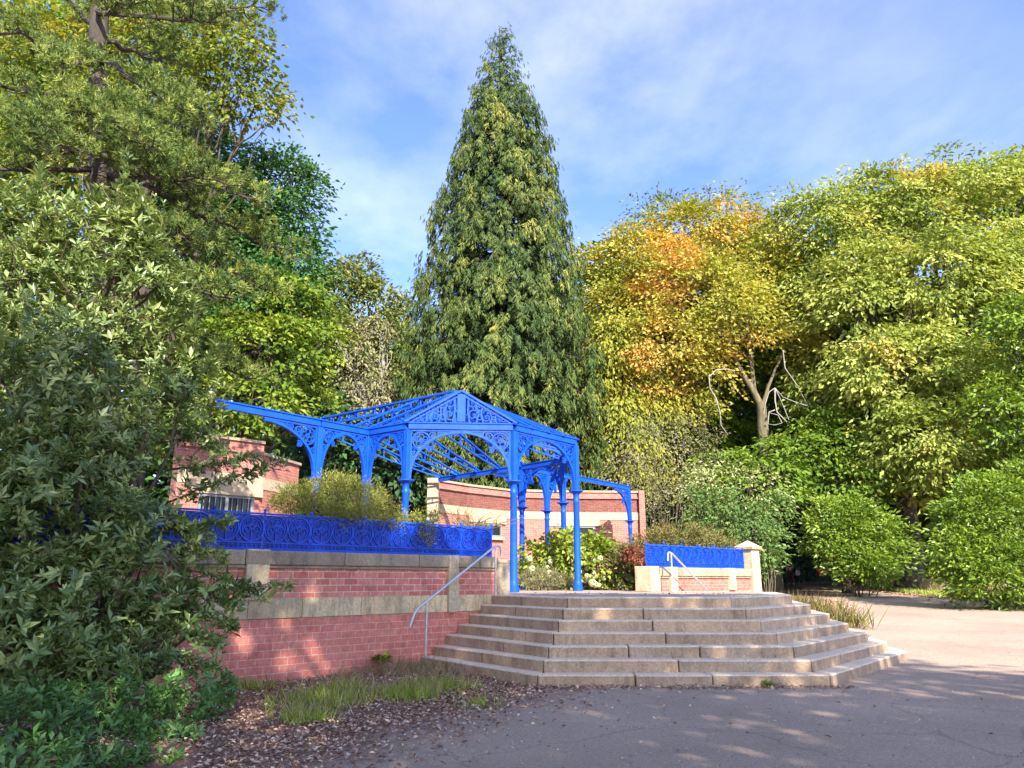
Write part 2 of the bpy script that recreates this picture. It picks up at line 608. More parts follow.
def trunk_mesh(base, lobes, r0, mat, parent, fork=0.35, twigs=7, tr=0.05, name='trunk', n=10):
    mb = MB()
    base = Vector(base)
    tops = [Vector(c) for c, r in lobes]
    hi = max(t.z for t in tops)
    axis_top = Vector((sum(t.x for t in tops) / len(tops), sum(t.y for t in tops) / len(tops), base.z + (hi - base.z) * 0.8))
    main = wobble(curve_pts(base, axis_top, (random.gauss(0, .4), 0, 0), 9), 0.12)
    rr = [r0 * (1.25 if i == 0 else 1) * (1 - 0.085 * i) for i in range(9)]
    mb.tube(main, rr, n)
    for (c, r), t in zip(lobes, tops):
        k = min(6, max(1, int(fork * 8 + (t.z - base.z) / max(1, hi - base.z) * 3.0 - 0.5)))
        st = main[k]
        pts = wobble(curve_pts(st, t, (0, 0, -0.12 * (t - st).length), 6), 0.15)
        mb.tube(pts, [rr[k] * 0.6 * (1 - 0.14 * i) for i in range(6)], 7)
        for q in range(twigs):
            d = Vector(rand_dir(1)[0])
            e = t + Vector((d.x * r[0], d.y * r[1], abs(d.z) * r[2] * (0.9 if d.z > 0 else -0.4))) * 0.92
            s2 = pts[random.choice((2, 3, 4, 5))]
            mb.tube(wobble(curve_pts(s2, e, (0, 0, 0.1), 5), 0.12), [tr * 1.6, tr * 1.2, tr, tr * .6, tr * .3], 5, cap=False)
    return mb.build(name, mat, parent, smooth=True)


def px_lobes(d, specs, depth=0.8):
    """specs: (px, py, half width px, half height px[, extra distance])"""
    out = []
    for s in specs:
        dd = d + (s[4] if len(s) > 4 else 0)
        c = at(s[0], s[1], dd)
        zc = c.y * math.cos(PITCH) + (c.z - CAM_H) * math.sin(PITCH)
        rx = s[2] / F_PX * zc; rz = s[3] / F_PX * zc
        out.append((tuple(c), (rx, max(rx, rz) * depth, rz)))
    return out


def tree(name, label, cat, d, specs, base_px, r0, leafm, barkm, dens, per, rc, L, W, group=None, base_d=None, fork=0.35, twigs=7, tr=0.05, depth=0.8, trunk=None, **kw):
    lobes = px_lobes(d, specs, depth)
    bx = at(base_px, 560, base_d or d)
    base = (bx.x, bx.y, gz(bx.x, bx.y) - 0.05)
    t = thing(name, label, cat, base, group)
    if trunk: trunk(t, lobes, barkm)
    else: trunk_mesh(base, lobes, r0, barkm, t, fork, twigs, tr)
    broadleaf('crown', lobes, dens, per, rc, L, W, leafm, t, **kw)
    return t

# ================================================================== SETTING
# ------------------------------------------------------------------ ground sheets
def grid_sheet(name, xs, ys, mat, zf, dz=0.0):
    vs = [(x, y, zf(x, y) + dz) for y in ys for x in xs]
    nx = len(xs)
    fs = [(j * nx + i, j * nx + i + 1, (j + 1) * nx + i + 1, (j + 1) * nx + i) for j in range(len(ys) - 1) for i in range(nx - 1)]
    me = bpy.data.meshes.new(name); me.from_pydata(vs, [], fs); me.update()
    return tag(link_mesh(name, me, mat), kind='structure')


grid_sheet('ground', [-400, -60, -30, 0, 30, 60, 400], [-300, -20, 0, 15, 30, 44], M['litter'], gz)
grid_sheet('hillside', [-400, -200, -90, -50, -20, 0, 20, 50, 90, 200, 400], [44, 56, 70, 90, 128.7, 180, 600], M['forest'], gz)

LEFT = [(-300, -60), (-12, -14), (-4, -4.0), (2, -2.9), (6.8, -2.6), (8, -2.15), (11.2, -0.5), (11.7, 0.4), (15.0, 2.0), (19, 7.6), (22, 8.3), (27, 10.8), (36, 14.2), (46, 17), (56, 19.6)]
RIGHT = [(-300, 80), (-12, 30), (20, 26), (26, 23.5), (30.5, 20.4), (36, 19.4), (40, 19.5), (46, 20.8), (56, 23.4)]


def lerp_list(L, y):
    for (a, xa), (b, xb) in zip(L, L[1:]):
        if a <= y <= b:
            return xa + (xb - xa) * (y - a) / (b - a)
    return L[-1][1]


def build_road():
    ys = sorted(set([a for a, _ in LEFT] + [a for a, _ in RIGHT] + [15.0] + [float(k) for k in range(-10, 56, 1)]))
    vs, fs = [], []
    K = 8
    for y in ys:
        xl, xr = lerp_list(LEFT, y), lerp_list(RIGHT, y)
        wob = 0.12 * math.sin(y * 1.9) + 0.08 * math.sin(y * 4.3 + 1) if y > -5 else 0
        for k in range(K + 1):
            x = xl + wob + (xr + wob * 1.5 - xl - wob) * k / K
            vs.append((x, y, gz(x, y) + 0.006))
    for j in range(len(ys) - 1):
        for k in range(K):
            a = j * (K + 1) + k
            fs.append((a, a + 1, a + K + 2, a + K + 1))
    me = bpy.data.meshes.new('path'); me.from_pydata(vs, [], fs); me.update()
    tag(link_mesh('path', me, M['tarmac']), kind='structure')


build_road()

LAND = 1.204
WL = 15.9            # the retaining wall runs along y = x + WL


def wl(x, off=0.0):
    """a point on the wall line, off metres behind its face"""
    return (x - off * 0.7071, x + WL + off * 0.7071)


# the raised terrace behind the wall
mb = MB()
mb.prism([wl(-12, .2), wl(-0.12, .2), wl(3.33, .2), wl(7.2, .2), (9, 34), (6, 40), (-24, 40), (-24, 8)], -0.3, LAND - 0.012)
tag(mb.build('terrace_ground', M['soil']), kind='structure')
mb = MB()
mb.prism([wl(-0.42, -0.02), wl(4.2, -0.02), wl(4.2, 3.4), wl(3.6, 6.6), wl(-3, 6.6), wl(-0.6, 3.4)], 1.0, LAND - 0.004)
tag(mb.build('terrace_paving_floor', M['paving']), kind='structure')

# ------------------------------------------------------------------ steps
def step_poly(i):
    L = wl(-1.62 + 0.2 * i)
    B = (0.36 + 0.095 * i, 11.6 + 0.3 * i)
    C = (4.57 - 0.14 * i, 11.6 + 0.3 * i)
    D = (7.5 - 0.345 * i, 15.25 + 0.01 * i)
    E = (8.08 - 0.3 * i, 19.3 - 0.09 * i)
    F = wl(5.4 - 0.2 * i)
    return [L, B, C, D, E, F]


steps = thing('stone_steps', 'broad flight of seven weathered buff stone steps with angled sides below the blue pavilion', 'steps', (2.4, 13.5, 0))
for i in range(7):
    z1 = 0.172 * (i + 1); z0 = z1 - 0.172 - 0.02
    outer = step_poly(i); nxt = step_poly(i + 1)
    inner = [(a[0] + (b[0] - a[0]) * 1.5, a[1] + (b[1] - a[1]) * 1.5) for a, b in zip(outer, nxt)]
    # ends stop at the wall face
    inner[0] = (inner[0][0] - 0.0, inner[0][1]); mb = MB()
    for e in range(5):
        a, b, c, d = [Vector(p) for p in (outer[e], outer[e + 1], inner[e + 1], inner[e])]
        Ln = (b - a).length
        nb = max(1, round(Ln / random.uniform(1.45, 1.95)))
        cuts = [0] + sorted((k + random.uniform(-.22, .22)) / nb for k in range(1, nb)) + [1]
        for k in range(nb):
            t0, t1 = cuts[k], cuts[k + 1]
            g = 0.008 / Ln
            t0 += g if k or e else 0; t1 -= g if (k < nb - 1 or e < 4) else 0
            h = random.uniform(-.004, .003); s = random.uniform(-.006, .006)
            out = (b - a).normalized(); out = Vector((out.y, -out.x)) * s
            q = [a + (b - a) * t0 + out, a + (b - a) * t1 + out, d + (c - d) * t1, d + (c - d) * t0]
            mb.prism([tuple(v) for v in q], z0 if i else -0.15, z1 + h)
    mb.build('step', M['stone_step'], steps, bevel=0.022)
# paving on the landing
top = step_poly(6); nxt = step_poly(7)
inn = [(a[0] + (b[0] - a[0]) * 1.45, a[1] + (b[1] - a[1]) * 1.45) for a, b in zip(top, nxt)]
mb = MB(); mb.prism(inn, 0.9, LAND - 0.0008)
mb.build('landing', M['paving'], steps)


# ------------------------------------------------------------------ retaining walls
def retaining_wall(name, label, x0, x1, zt, zb, piers, upper='brick_glazed', low=-0.2, band=True, group='low brick walls of the terrace'):
    t = thing(name, label, 'wall', (*wl((x0 + x1) / 2), 0), group)
    mb = MB(); mb.wall(wl(x0), wl(x1), 0.32, low, 0.912 if band else LAND, 1)
    mb.build('lower_brickwork', M['brick_low'], t, uv=True)
    if band:
        mb = MB()
        x = x0
        while x < x1 - 0.01:
            xe = min(x1, x + random.uniform(.62, .8))
            mb.wall(wl(x + .003, -0.028), wl(xe - .003, -0.028), 0.34, 0.914, 1.212)
            x = xe
        mb.build('stone_band', M['stone_band'], t, bevel=0.006)
    mb = MB(); mb.wall(wl(x0, .014), wl(x1, .014), 0.3, 1.214 if band else LAND + .002, zb, 1)
    mb.build('upper_brickwork', M[upper], t, uv=True)
    mb = MB()
    x = x0
    while x < x1 - 0.01:
        xe = min(x1, x + random.uniform(.85, 1.25))
        mb.wall(wl(x + .003, -.065), wl(xe - .003, -.065), 0.44, zb + .052, zt)
        x = xe
    mb.wall(wl(x0 + .002, -.03), wl(x1 - .002, -.03), 0.36, zb + .002, zb + .05)
    mb.build('coping', M['stone_coping'], t, bevel=0.018)
    for (xa, xb, za, zc, off) in piers:
        mb = MB(); mb.wall(wl(xa, -off), wl(xb, -off), 0.34 + off + .06, za, zc)
        mb.build('stone_pier', M['stone_pier'], t, bevel=0.014)
    return t


retaining_wall('brick_wall', 'long red brick retaining wall with stone band and weathered coping left of the steps', -9.0, -0.32, 1.93, 1.66,
               [(-4.05, -3.78, 1.19, 1.945, .06), (-1.22, -1.05, 0.9, 1.935, .075), (-6.9, -6.65, 1.19, 1.945, .06)], group=None)
t = thing('stone_pillar', 'squat rounded stone pillar at the stair head beside the left handrail', 'pillar', (*wl(-.2), LAND))
mb = MB(); mb.wall(wl(-.31, -.1), wl(-.10, -.1), 0.56, 1.0, 1.80)
mb.wall(wl(-.295, -.08), wl(-.115, -.08), 0.5, 1.80, 1.885)
mb.build('shaft', M['stone_pier'], t, bevel=0.03)

rw = retaining_wall('brick_wall', 'short low red brick wall with stone piers right of the steps under a blue panel', 3.36, 6.95, 1.79, 1.52,
               [(3.34, 3.62, LAND, 1.81, .09), (3.98, 4.2, LAND, 1.80, .07), (6.05, 6.27, LAND, 1.80, .07)], band=False, upper='brick_house', group=None)
t = thing('stone_pillar', 'taller cream stone pillar with pinkish pyramid cap at the far end of the right wall', 'pillar', (*wl(7.15), 0))
c = wl(7.15, .16)
mb = MB(); mb.box((c[0], c[1], 1.1), (.46, .46, 2.5), R(45)); mb.build('shaft', M['stone_pier'], t, bevel=0.015)
mb = MB(); mb.box((c[0], c[1], 2.395), (.6, .6, .09), R(45))
ca = [(c[0] + .27 * math.sqrt(2) * math.cos(a), c[1] + .27 * math.sqrt(2) * math.sin(a), 2.441) for a in (0, PI / 2, PI, 1.5 * PI)]
mb.add(ca + [(c[0], c[1], 2.62)], [(0, 1, 4), (1, 2, 4), (2, 3, 4), (3, 0, 4), (3, 2, 1, 0)])
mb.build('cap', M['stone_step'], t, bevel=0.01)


# ------------------------------------------------------------------ ornament helpers
class Frame:
    """a vertical plane: origin, horizontal direction; maps (s, z) to the world"""
    def __init__(s, o, d, off=0.0):
        s.o = Vector((o[0], o[1], 0)); s.d = Vector((d[0], d[1], 0)).normalized()
        s.n = Vector((s.d.y, -s.d.x, 0)); s.off = off

    def __call__(s, a, z, off=0.0):
        p = s.o + s.d * a + s.n * (s.off + off)
        return Vector((p.x, p.y, z))


def ribbon(mb, fr, pts, w, t):
    """a flat bar following 2d points in a frame; w in the plane, t across it"""
    n = len(pts)
    vs = []
    for i, (a, z) in enumerate(pts):
        a0, z0 = pts[max(0, i - 1)]; a1, z1 = pts[min(n - 1, i + 1)]
        dx, dz = a1 - a0, z1 - z0
        l = math.hypot(dx, dz) or 1
        nx, nz = -dz / l * w / 2, dx / l * w / 2
        vs += [fr(a + nx, z + nz, t / 2), fr(a - nx, z - nz, t / 2), fr(a - nx, z - nz, -t / 2), fr(a + nx, z + nz, -t / 2)]
    fs = []
    for i in range(n - 1):
        b = i * 4
        for k in range(4):
            fs.append((b + k, b + (k + 1) % 4, b + 4 + (k + 1) % 4, b + 4 + k))
    fs += [(3, 2, 1, 0), (n * 4 - 4, n * 4 - 3, n * 4 - 2, n * 4 - 1)]
    mb.add(vs, fs)


def circ(cx, cz, r, n=16, a0=0, a1=2 * PI):
    return [(cx + r * math.cos(a0 + (a1 - a0) * k / n), cz + r * math.sin(a0 + (a1 - a0) * k / n)) for k in range(n + 1)]


def spiral(cx, cz, r, a0, turns, n=14, r1=0.15):
    return [(cx + r * (1 - (1 - r1) * k / n) * math.cos(a0 + turns * 2 * PI * k / n), cz + r * (1 - (1 - r1) * k / n) * math.sin(a0 + turns * 2 * PI * k / n)) for k in range(n + 1)]


def rosette(mb, fr, cx, cz, r, w=.02, t=.035):
    ribbon(mb, fr, circ(cx, cz, r, 20), w, t)
    for k in range(5):
        a = 2 * PI * k / 5 + PI / 2
        ribbon(mb, fr, circ(cx + r * .5 * math.cos(a), cz + r * .5 * math.sin(a), r * .3, 9), w * .7, t * .7)
    ribbon(mb, fr, circ(cx, cz, r * .14, 8), w * .8, t)


# ------------------------------------------------------------------ iron railing panels
def iron_railing(label, x0, x1, z0, z1, off=.12):
    t = thing('iron_railing', label, 'railing', (*wl((x0 + x1) / 2, off), z0))
    a = wl(x0, off); b = wl(x1, off)
    d = Vector((b[0] - a[0], b[1] - a[1])); Ln = d.length
    fr = Frame(a, d)
    H = z1 - z0
    nb = max(1, round(Ln / .84)); bl = Ln / nb
    for k in range(nb):
        s0 = k * bl
        mb = MB()
        # backing sheet with raised scrollwork cast on it
        p0, p1 = fr(s0 + .012, 0, -.012), fr(s0 + bl - .012, 0, -.012)
        mb.wall(p0, p1, .01, z0 + .03, z1 - .02, 1)
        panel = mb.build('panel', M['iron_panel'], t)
        mb = MB()
        for q in range(2):
            cx = s0 + bl * (q + .5) / 2; cz = z0 + H * .6; r = min(bl * .25, H * .38) * .96
            ribbon(mb, fr, circ(cx, cz, r, 22), .018, .03)
            ribbon(mb, fr, circ(cx, cz, r * .8, 18, R(-50), R(230)), .011, .022)
            for sg in (-1, 1):
                ribbon(mb, fr, spiral(cx + sg * r * .38, cz - r * .12, r * .34, R(90 - sg * 90), sg * 1.3), .014, .026)
                ribbon(mb, fr, spiral(cx + sg * r * .3, cz + r * .42, r * .24, R(-90), -sg * 1.2), .012, .024)
                ribbon(mb, fr, spiral(cx + sg * bl * .25, z1 - H * .12, r * .22, R(90 + sg * 90), sg * 1.2), .012, .024)
                ribbon(mb, fr, spiral(cx + sg * bl * .25, z0 + H * .3, r * .2, R(90 + sg * 90), -sg * 1.2), .012, .024)
            ribbon(mb, fr, [(cx, cz - r), (cx, cz + r * .9)], .014, .024)
            ribbon(mb, fr, [(cx - .04, cz + .02), (cx, cz + .07), (cx + .04, cz + .02), (cx, cz - .04), (cx - .04, cz + .02)], .014, .03)
        nd = int(bl / .07)
        for q in range(nd):
            cx = s0 + bl * (q + .5) / nd
            ribbon(mb, fr, circ(cx, z0 + H * .13, .02, 7), .012, .028)
        for zz in (z0 + H * .055, z0 + H * .215):
            ribbon(mb, fr, [(s0 + .012, zz), (s0 + bl - .012, zz)], .018, .03)
        mb.build('scrollwork', M['iron_scroll'], panel, world=False)
    mb = MB(); mb.bar(fr(0, z1), fr(Ln, z1), .05, .026); mb.build('top_rail', M['iron'], t)
    mb = MB(); mb.bar(fr(0, z0 + .018), fr(Ln, z0 + .018), .045, .03); mb.build('bottom_rail', M['iron'], t)
    for k in range(nb + 1):
        mb = MB()
        p = fr(k * bl, 0)
        mb.box((p.x, p.y, (z0 + z1) / 2 + .01), (.02, .02, H + .02), R(45))
        if 0 < k < nb or Ln > 6:
            mb.lathe([(.022, 0), (.025, .01), (.012, .018), (.028, .036), (.022, .055), (.005, .07)], (p.x, p.y, z1 + .012), 8)
        else:
            mb.lathe([(.02, 0), (.026, .02), (.006, .05)], (p.x, p.y, z1 + .012), 8)
        mb.build('post', M['iron'], t)
    return t


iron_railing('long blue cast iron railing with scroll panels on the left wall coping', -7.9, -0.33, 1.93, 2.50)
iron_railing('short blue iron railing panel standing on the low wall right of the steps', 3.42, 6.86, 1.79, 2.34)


# ------------------------------------------------------------------ handrails
def handrail(label, posts, pts):
    t = thing('handrail', label, 'handrail', posts[0][0], 'steel handrails on the steps')
    mb = MB()
    pts = [Vector(p) for p in pts]
    # smooth corners
    sm = [pts[0]]
    for i in range(1, len(pts) - 1):
        a, b, c = pts[i - 1], pts[i], pts[i + 1]
        r = min(.14, (a - b).length * .45, (c - b).length * .45)
        p0 = b + (a - b).normalized() * r; p1 = b + (c - b).normalized() * r
        sm += [p0 * (1 - u) ** 2 + b * 2 * u * (1 - u) + p1 * u ** 2 for u in (0, .25, .5, .75, 1)]
    sm.append(pts[-1])
    mb.tube(sm, .023, 10)
    mb.build('rail', M['steel'], t, smooth=True)
    for b, tp in posts:
        mb = MB(); mb.tube([b, tp], .021, 10)
        mb.lathe([(.055, 0), (.055, .008), (.024, .01)], b, 12)
        mb.build('post', M['steel'], t, smooth=True)


pA = at(425.5, 657, 14.0); pA.z = .172; pB = at(495.5, 595, 15.15); pB.z = LAND
dv = (pB - pA)
tA = pA + Vector((0, 0, .95)); tB = pB + Vector((0, 0, .93))
dn = (tB - tA).normalized(); hz_ = Vector((dn.x, dn.y, 0)).normalized()
handrail('galvanised tube handrail climbing beside the left brick wall', [(pA, tA), (pB, tB)],
         [tA - dn * .3 - Vector((0, 0, .26)) - hz_ * .1, tA - dn * .3, tB - dn * .03, tB + hz_ * .13 + Vector((0, 0, .0)), tB + hz_ * .15 - Vector((0, 0, .2))])
q = at(673, 592, 19.1); qA = Vector((q.x, q.y, LAND)); qB = Vector((q.x + 1.25, q.y + 1.3, .172))
tqA = qA + Vector((0, 0, .93)); tqB = qB + Vector((0, 0, .95)); dn = (tqB - tqA).normalized(); h2 = Vector((dn.x, dn.y, 0)).normalized()
handrail('galvanised tube handrail dropping down the far side of the steps before the right wall', [(qA, tqA), (qB, tqB)],
         [tqA - h2 * .16 - Vector((0, 0, .2)), tqA - h2 * .14, tqA, tqB + dn * .2, tqB + dn * .22 - Vector((0, 0, .28))])

# ------------------------------------------------------------------ iron pavilion
u = Vector((.625, .78)).normalized(); n_ = Vector((-u.y, u.x))
Mid = Vector((.885, 19.5))


def UN(a, b):
    p = Mid + u * a + n_ * b
    return (p.x, p.y)


C1, C2, C3 = (.04, 18.5), (1.73, 20.6), (-2.55, 18.3)
C4, C5, WLE = UN(-3.1, 3.35), UN(-4.64, 3.35), UN(-7.35, 3.35)
C6, C7, C9, WRE = (1.60, 23.9), (.33, 25.5), (1.22, 26.75), (4.82, 31.5)
EB = (-2.75, 28.7)
ZB = 5.21      # top of the beams
ZC = 3.82      # capital ring
pav = thing('iron_pavilion', 'bright blue cast iron pavilion frame with slender columns, filigree arches and no roof covering', 'pavilion', (-.9, 21, LAND))


def column(p, z0=LAND):
    mb = MB()
    H = ZC - z0
    mb.lathe([(.135, 0), (.135, .1), (.115, .12), (.115, .2), (.1, .23), (.09, .27), (.088, H * .5), (.08, H - .34), (.092, H - .32), (.092, H - .27), (.08, H - .25),
              (.085, H - .12), (.13, H - .05), (.2, H - .03), (.2, H), (.1, H + .01)], (p[0], p[1], z0), 16)
    mb.build('column', M['iron'], pav, smooth=True)
    mb = MB()
    mb.box((p[0], p[1], (ZC + .012 + ZB - .17) / 2), (.145, .145, ZB - .17 - ZC - .012), math.atan2(u.y, u.x))
    mb.build('column_post', M['iron'], pav, bevel=.01)


for p in (C1, C2, C3, C4, C5, C6, C7, C9, WRE):
    column(p, LAND)


def beam(a, b, z=ZB, h=.165, w=.13):
    mb = MB()
    A, B = Vector((*a, z - h / 2)), Vector((*b, z - h / 2))
    d = (B - A).normalized()
    mb.bar(A + d * .02, B - d * .02, w, h - .03)
    mb.bar(A + d * .0 + Vector((0, 0, h / 2 + .002)), B + Vector((0, 0, h / 2 + .002)), w + .05, .028)
    mb.build('beam', M['iron'], pav)


BE = [(C3, C1), (C1, C2), (C2, C6), (C6, C7), (C7, EB), (C4, C3), (WLE, C5), (C5, C4), (C7, C9), (C9, WRE)]
for a, b in BE: beam(a, b)


def spandrel(a, b, span=None, ztop=ZB - .17, zbot=ZC + .02, side=.085):
    """half arch growing out of column a towards b"""
    a2, b2 = Vector(a), Vector(b)
    L = (b2 - a2).length
    span = span or L / 2
    fr = Frame(a, b2 - a2)
    mb = MB()
    H = ztop - zbot
    s0 = side
    sp = span - s0
    # curved rib: steep at the column, flat at the crown
    arc = []
    for k in range(15):
        th = PI / 2 * k / 14
        arc.append((s0 + sp * (1 - math.cos(th)) * .985, zbot + (H - .05) * math.sin(th) ** .92))
    ribbon(mb, fr, arc, .06, .09)
    ribbon(mb, fr, [(s0 + .01, zbot), (s0 + .01, ztop)], .03, .07)
    ribbon(mb, fr, [(s0, ztop - .02), (span, ztop - .02)], .03, .07)
    # circle in the corner
    def arc_z(x):
        for (x0, z0), (x1, z1) in zip(arc, arc[1:]):
            if x0 <= x <= x1 + 1e-9:
                return z0 + (z1 - z0) * (x - x0) / max(1e-6, x1 - x0)
        return arc[-1][1]
    r = min(.21, sp * .22, H * .2)
    cx, cz = s0 + r + .04, ztop - r - .05
    rosette(mb, fr, cx, cz, r * .98, .03, .06)
    # scrolls filling the rest
    def fill(px, pz, rr, a0, tn):
        ribbon(mb, fr, spiral(px, pz, rr, a0, tn), .027, .045)
    z = cz - r - .1; k = 0
    while z > zbot + H * .22:
        # width between the post and the arc at this height
        xs = [x for x, zz in arc if zz <= z]
        w = (max(xs) if xs else s0) - s0
        if w > .035:
            rr = min(.1, w * .5)
            fill(s0 + w * .5 + .01, z, rr, R(90 if k % 2 else -90), 1.3 if k % 2 else -1.3)
            z -= rr * 1.9
        else:
            z -= .08
        k += 1
    x = cx + r + .07; k = 0
    while x < span - .18:
        h = ztop - .03 - arc_z(x)
        if h < .035: break
        rr = min(.1, h * .45)
        fill(x, ztop - .03 - h * .5, rr, R(0 if k % 2 else 180), 1.3 if k % 2 else -1.3)
        x += rr * 1.9; k += 1
    # leaf between circle and rib
    fill(cx + r * 1.0, cz - r * 1.05, r * .38, R(45), 1.4)
    ribbon(mb, fr, [(cx + r * .7, cz - r * .7), (cx + r * 1.25, cz - r * 1.35)], .03, .045)
    mb.build('spandrel', M['iron'], pav)


for a, b in ((C3, C1), (C1, C2), (C2, C6), (C6, C7), (C4, C3), (C5, C4), (C7, C9)):
    spandrel(a, b); spandrel(b, a)
spandrel(C5, WLE, 1.55); spandrel(WRE, C9, 1.25); spandrel(C9, WRE, 1.3); spandrel(C7, EB, 1.3)

# roof skeleton
O = at(456, 392, 22.2)
ZR = O.z
Op = (O.x, O.y)
RID = [Vector((O.x + n_.x * s, O.y + n_.y * s, ZR)) for s in (0, 1.6, 3.2, 4.8, 6.4)]


def ov(p, z): return Vector((p[0], p[1], z))


def truss(top, foot, depth=.42, webs=6, arch=.0, name='rafter', w=.06):
    """lattice rafter from the ridge to the eave"""
    mb = MB()
    top, foot = Vector(top), Vector(foot)
    dv = foot - top
    hd = Vector((dv.x, dv.y, 0)); L = hd.length
    fr = Frame((top.x, top.y), hd)
    sl = (foot.z - top.z) / L
    fo = L
    mb.bar(fr(0, top.z), fr(L + .12, top.z + sl * (L + .12)), w + .05, .035)
    low = []
    K = webs
    for k in range(K + 1):
        s = L * k / K
        dd = depth * (1 - .82 * (k / K) ** 1.2) + arch * math.sin(PI * k / K)
        low.append((s, top.z + sl * s - dd))
    ribbon(mb, fr, [(s, z) for s, z in low], .045, w)
    for k in range(K):
        s0, z0 = low[k]; s1, z1 = low[k + 1]
        zt0 = top.z + sl * s0; zt1 = top.z + sl * s1
        ribbon(mb, fr, [(s0, z0), (s0, zt0)], .028, w * .6)
        if k % 2: ribbon(mb, fr, [(s0, zt0), ((s0 + s1) / 2 + .04, (zt0 + z1) / 2 + .02), (s1, z1)], .028, w * .6)
        else: ribbon(mb, fr, [(s0, z0), ((s0 + s1) / 2 - .04, (z0 + zt1) / 2 + .02), (s1, zt1)], .028, w * .6)
    mb.build(name, M['iron'], pav)


for p in (C3, C1, C2, C6, C4, C7):
    truss(RID[0], ov(p, ZB + .05), .62, 7, .1)
for a, b in ((C1, C2), (C2, C6)):
    m_ = ((a[0] + b[0]) / 2, (a[1] + b[1]) / 2)
    truss(RID[0], ov(m_, ZB + .05), .55, 6, .12)
    m2 = (a[0] * .75 + b[0] * .25, a[1] * .75 + b[1] * .25); m3 = (a[0] * .25 + b[0] * .75, a[1] * .25 + b[1] * .75)
    extra = [(a[0] * (1 - k) + b[0] * k, a[1] * (1 - k) + b[1] * k) for k in ()]
    for mm in [m2, m3] + extra:
        st = Vector((O.x + (mm[0] - O.x) * .3, O.y + (mm[1] - O.y) * .3, ZR + (ZB + .05 - ZR) * .3))
        truss(st, ov(mm, ZB + .05), .3, 5, .1, w=.045)
ed = (Vector(EB) - Vector(C7)); ed.normalize()
for k, s in enumerate((1.1, 2.2, 3.3, 4.3)):
    e = Vector(C7) + ed * s
    truss(RID[min(4, k + 1)], (e.x, e.y, ZB + .05), .45, 6, .05)
for s in (0.0, 1.5):
    e = Vector(C4) + n_ * s
    truss(RID[1 if s else 0] + Vector((0, 0, -.002)), (e.x, e.y, ZB + .04), .45, 6, .05)
mb = MB()
mb.bar(RID[0] + Vector((0, 0, .03)), RID[4] + Vector((0, 0, .03)), .12, .05)
mb.bar(RID[0] - Vector((0, 0, .22)), RID[4] - Vector((0, 0, .22)), .07, .06)
for k in range(15):
    p = RID[0].lerp(RID[4], (k + .5) / 15)
    mb.bar(p, p - Vector((0, 0, .2)), .035)
    p2 = RID[0].lerp(RID[4], (k + 1.2) / 15.2); mb.bar(p, p2 - Vector((0, 0, .2)), .03)
mb.build('ridge', M['iron'], pav)
mb = MB()
mb.lathe([(.04, -1.15), (.08, -1.12), (.1, -1.0), (.1, -.12), (.14, -.08), (.14, .0), (.06, .03), (.03, .06)], tuple(O), 10)
mb.build('king_post', M['iron'], pav)
# lacy gable standing over the widest front bay
ga, gb = Vector(C3), Vector(C1)
GL = (gb - ga).length
gf = Frame(C3, gb - ga)
GH = at(456, 391, 18.4).z - ZB
for s0, s1 in ((-.08, GL / 2), (GL + .08, GL / 2)):
    mb = MB()
    mb.bar(gf(s0, ZB + .03), gf(s1, ZB + GH), .13, .05)
    mb.bar(gf(s0 + (.16 if s0 < 1 else -.16), ZB + .03), gf(s1, ZB + GH - .1), .06, .03)
    mb.build('gable_rafter', M['iron'], pav)
mb = MB()
mb.box(tuple(gf(GL / 2, ZB + GH * .5 - .02)), (.2, .07, GH - .14), math.atan2(gf.d.y, gf.d.x))
mb.build('gable_post', M['iron'], pav)
for sg in (-1, 1):
    mb = MB()
    for k, f in enumerate((.16, .29, .42, .55, .68)):
        x = GL / 2 + sg * GL / 2 * f
        top = GH * (1 - f) - .05
        ribbon(mb, gf, [(x, ZB + .03), (x + sg * .05 * (1 if k % 2 else -1), ZB + top * .5), (x - sg * .03, ZB + top)], .035, .04)
        x2 = GL / 2 + sg * GL / 2 * (f + .065)
        r = GH * (1 - f - .065) * .24
        for q in range(2):
            if r > .035: ribbon(mb, gf, spiral(x2, ZB + .05 + r * (1.1 + 2 * q), r, R(90 * (k + q)), sg * 1.3), .026, .035)
    ribbon(mb, gf, circ(GL / 2 + sg * GL * .40, ZB + .12, .06, 10), .022, .035)
    mb.build('gable_lace', M['iron'], pav)


# ------------------------------------------------------------------ brick houses behind
def wall_run(mb, pts, t, z0, z1, grow=0.0, cut=None):
    for a, b in zip(pts, pts[1:]):
        a, b = Vector(a), Vector(b)
        d = (b - a).normalized(); nn = Vector((d.y, -d.x)) * grow
        mb.wall(a + nn, b + nn, t + grow, z0, z1, 1)


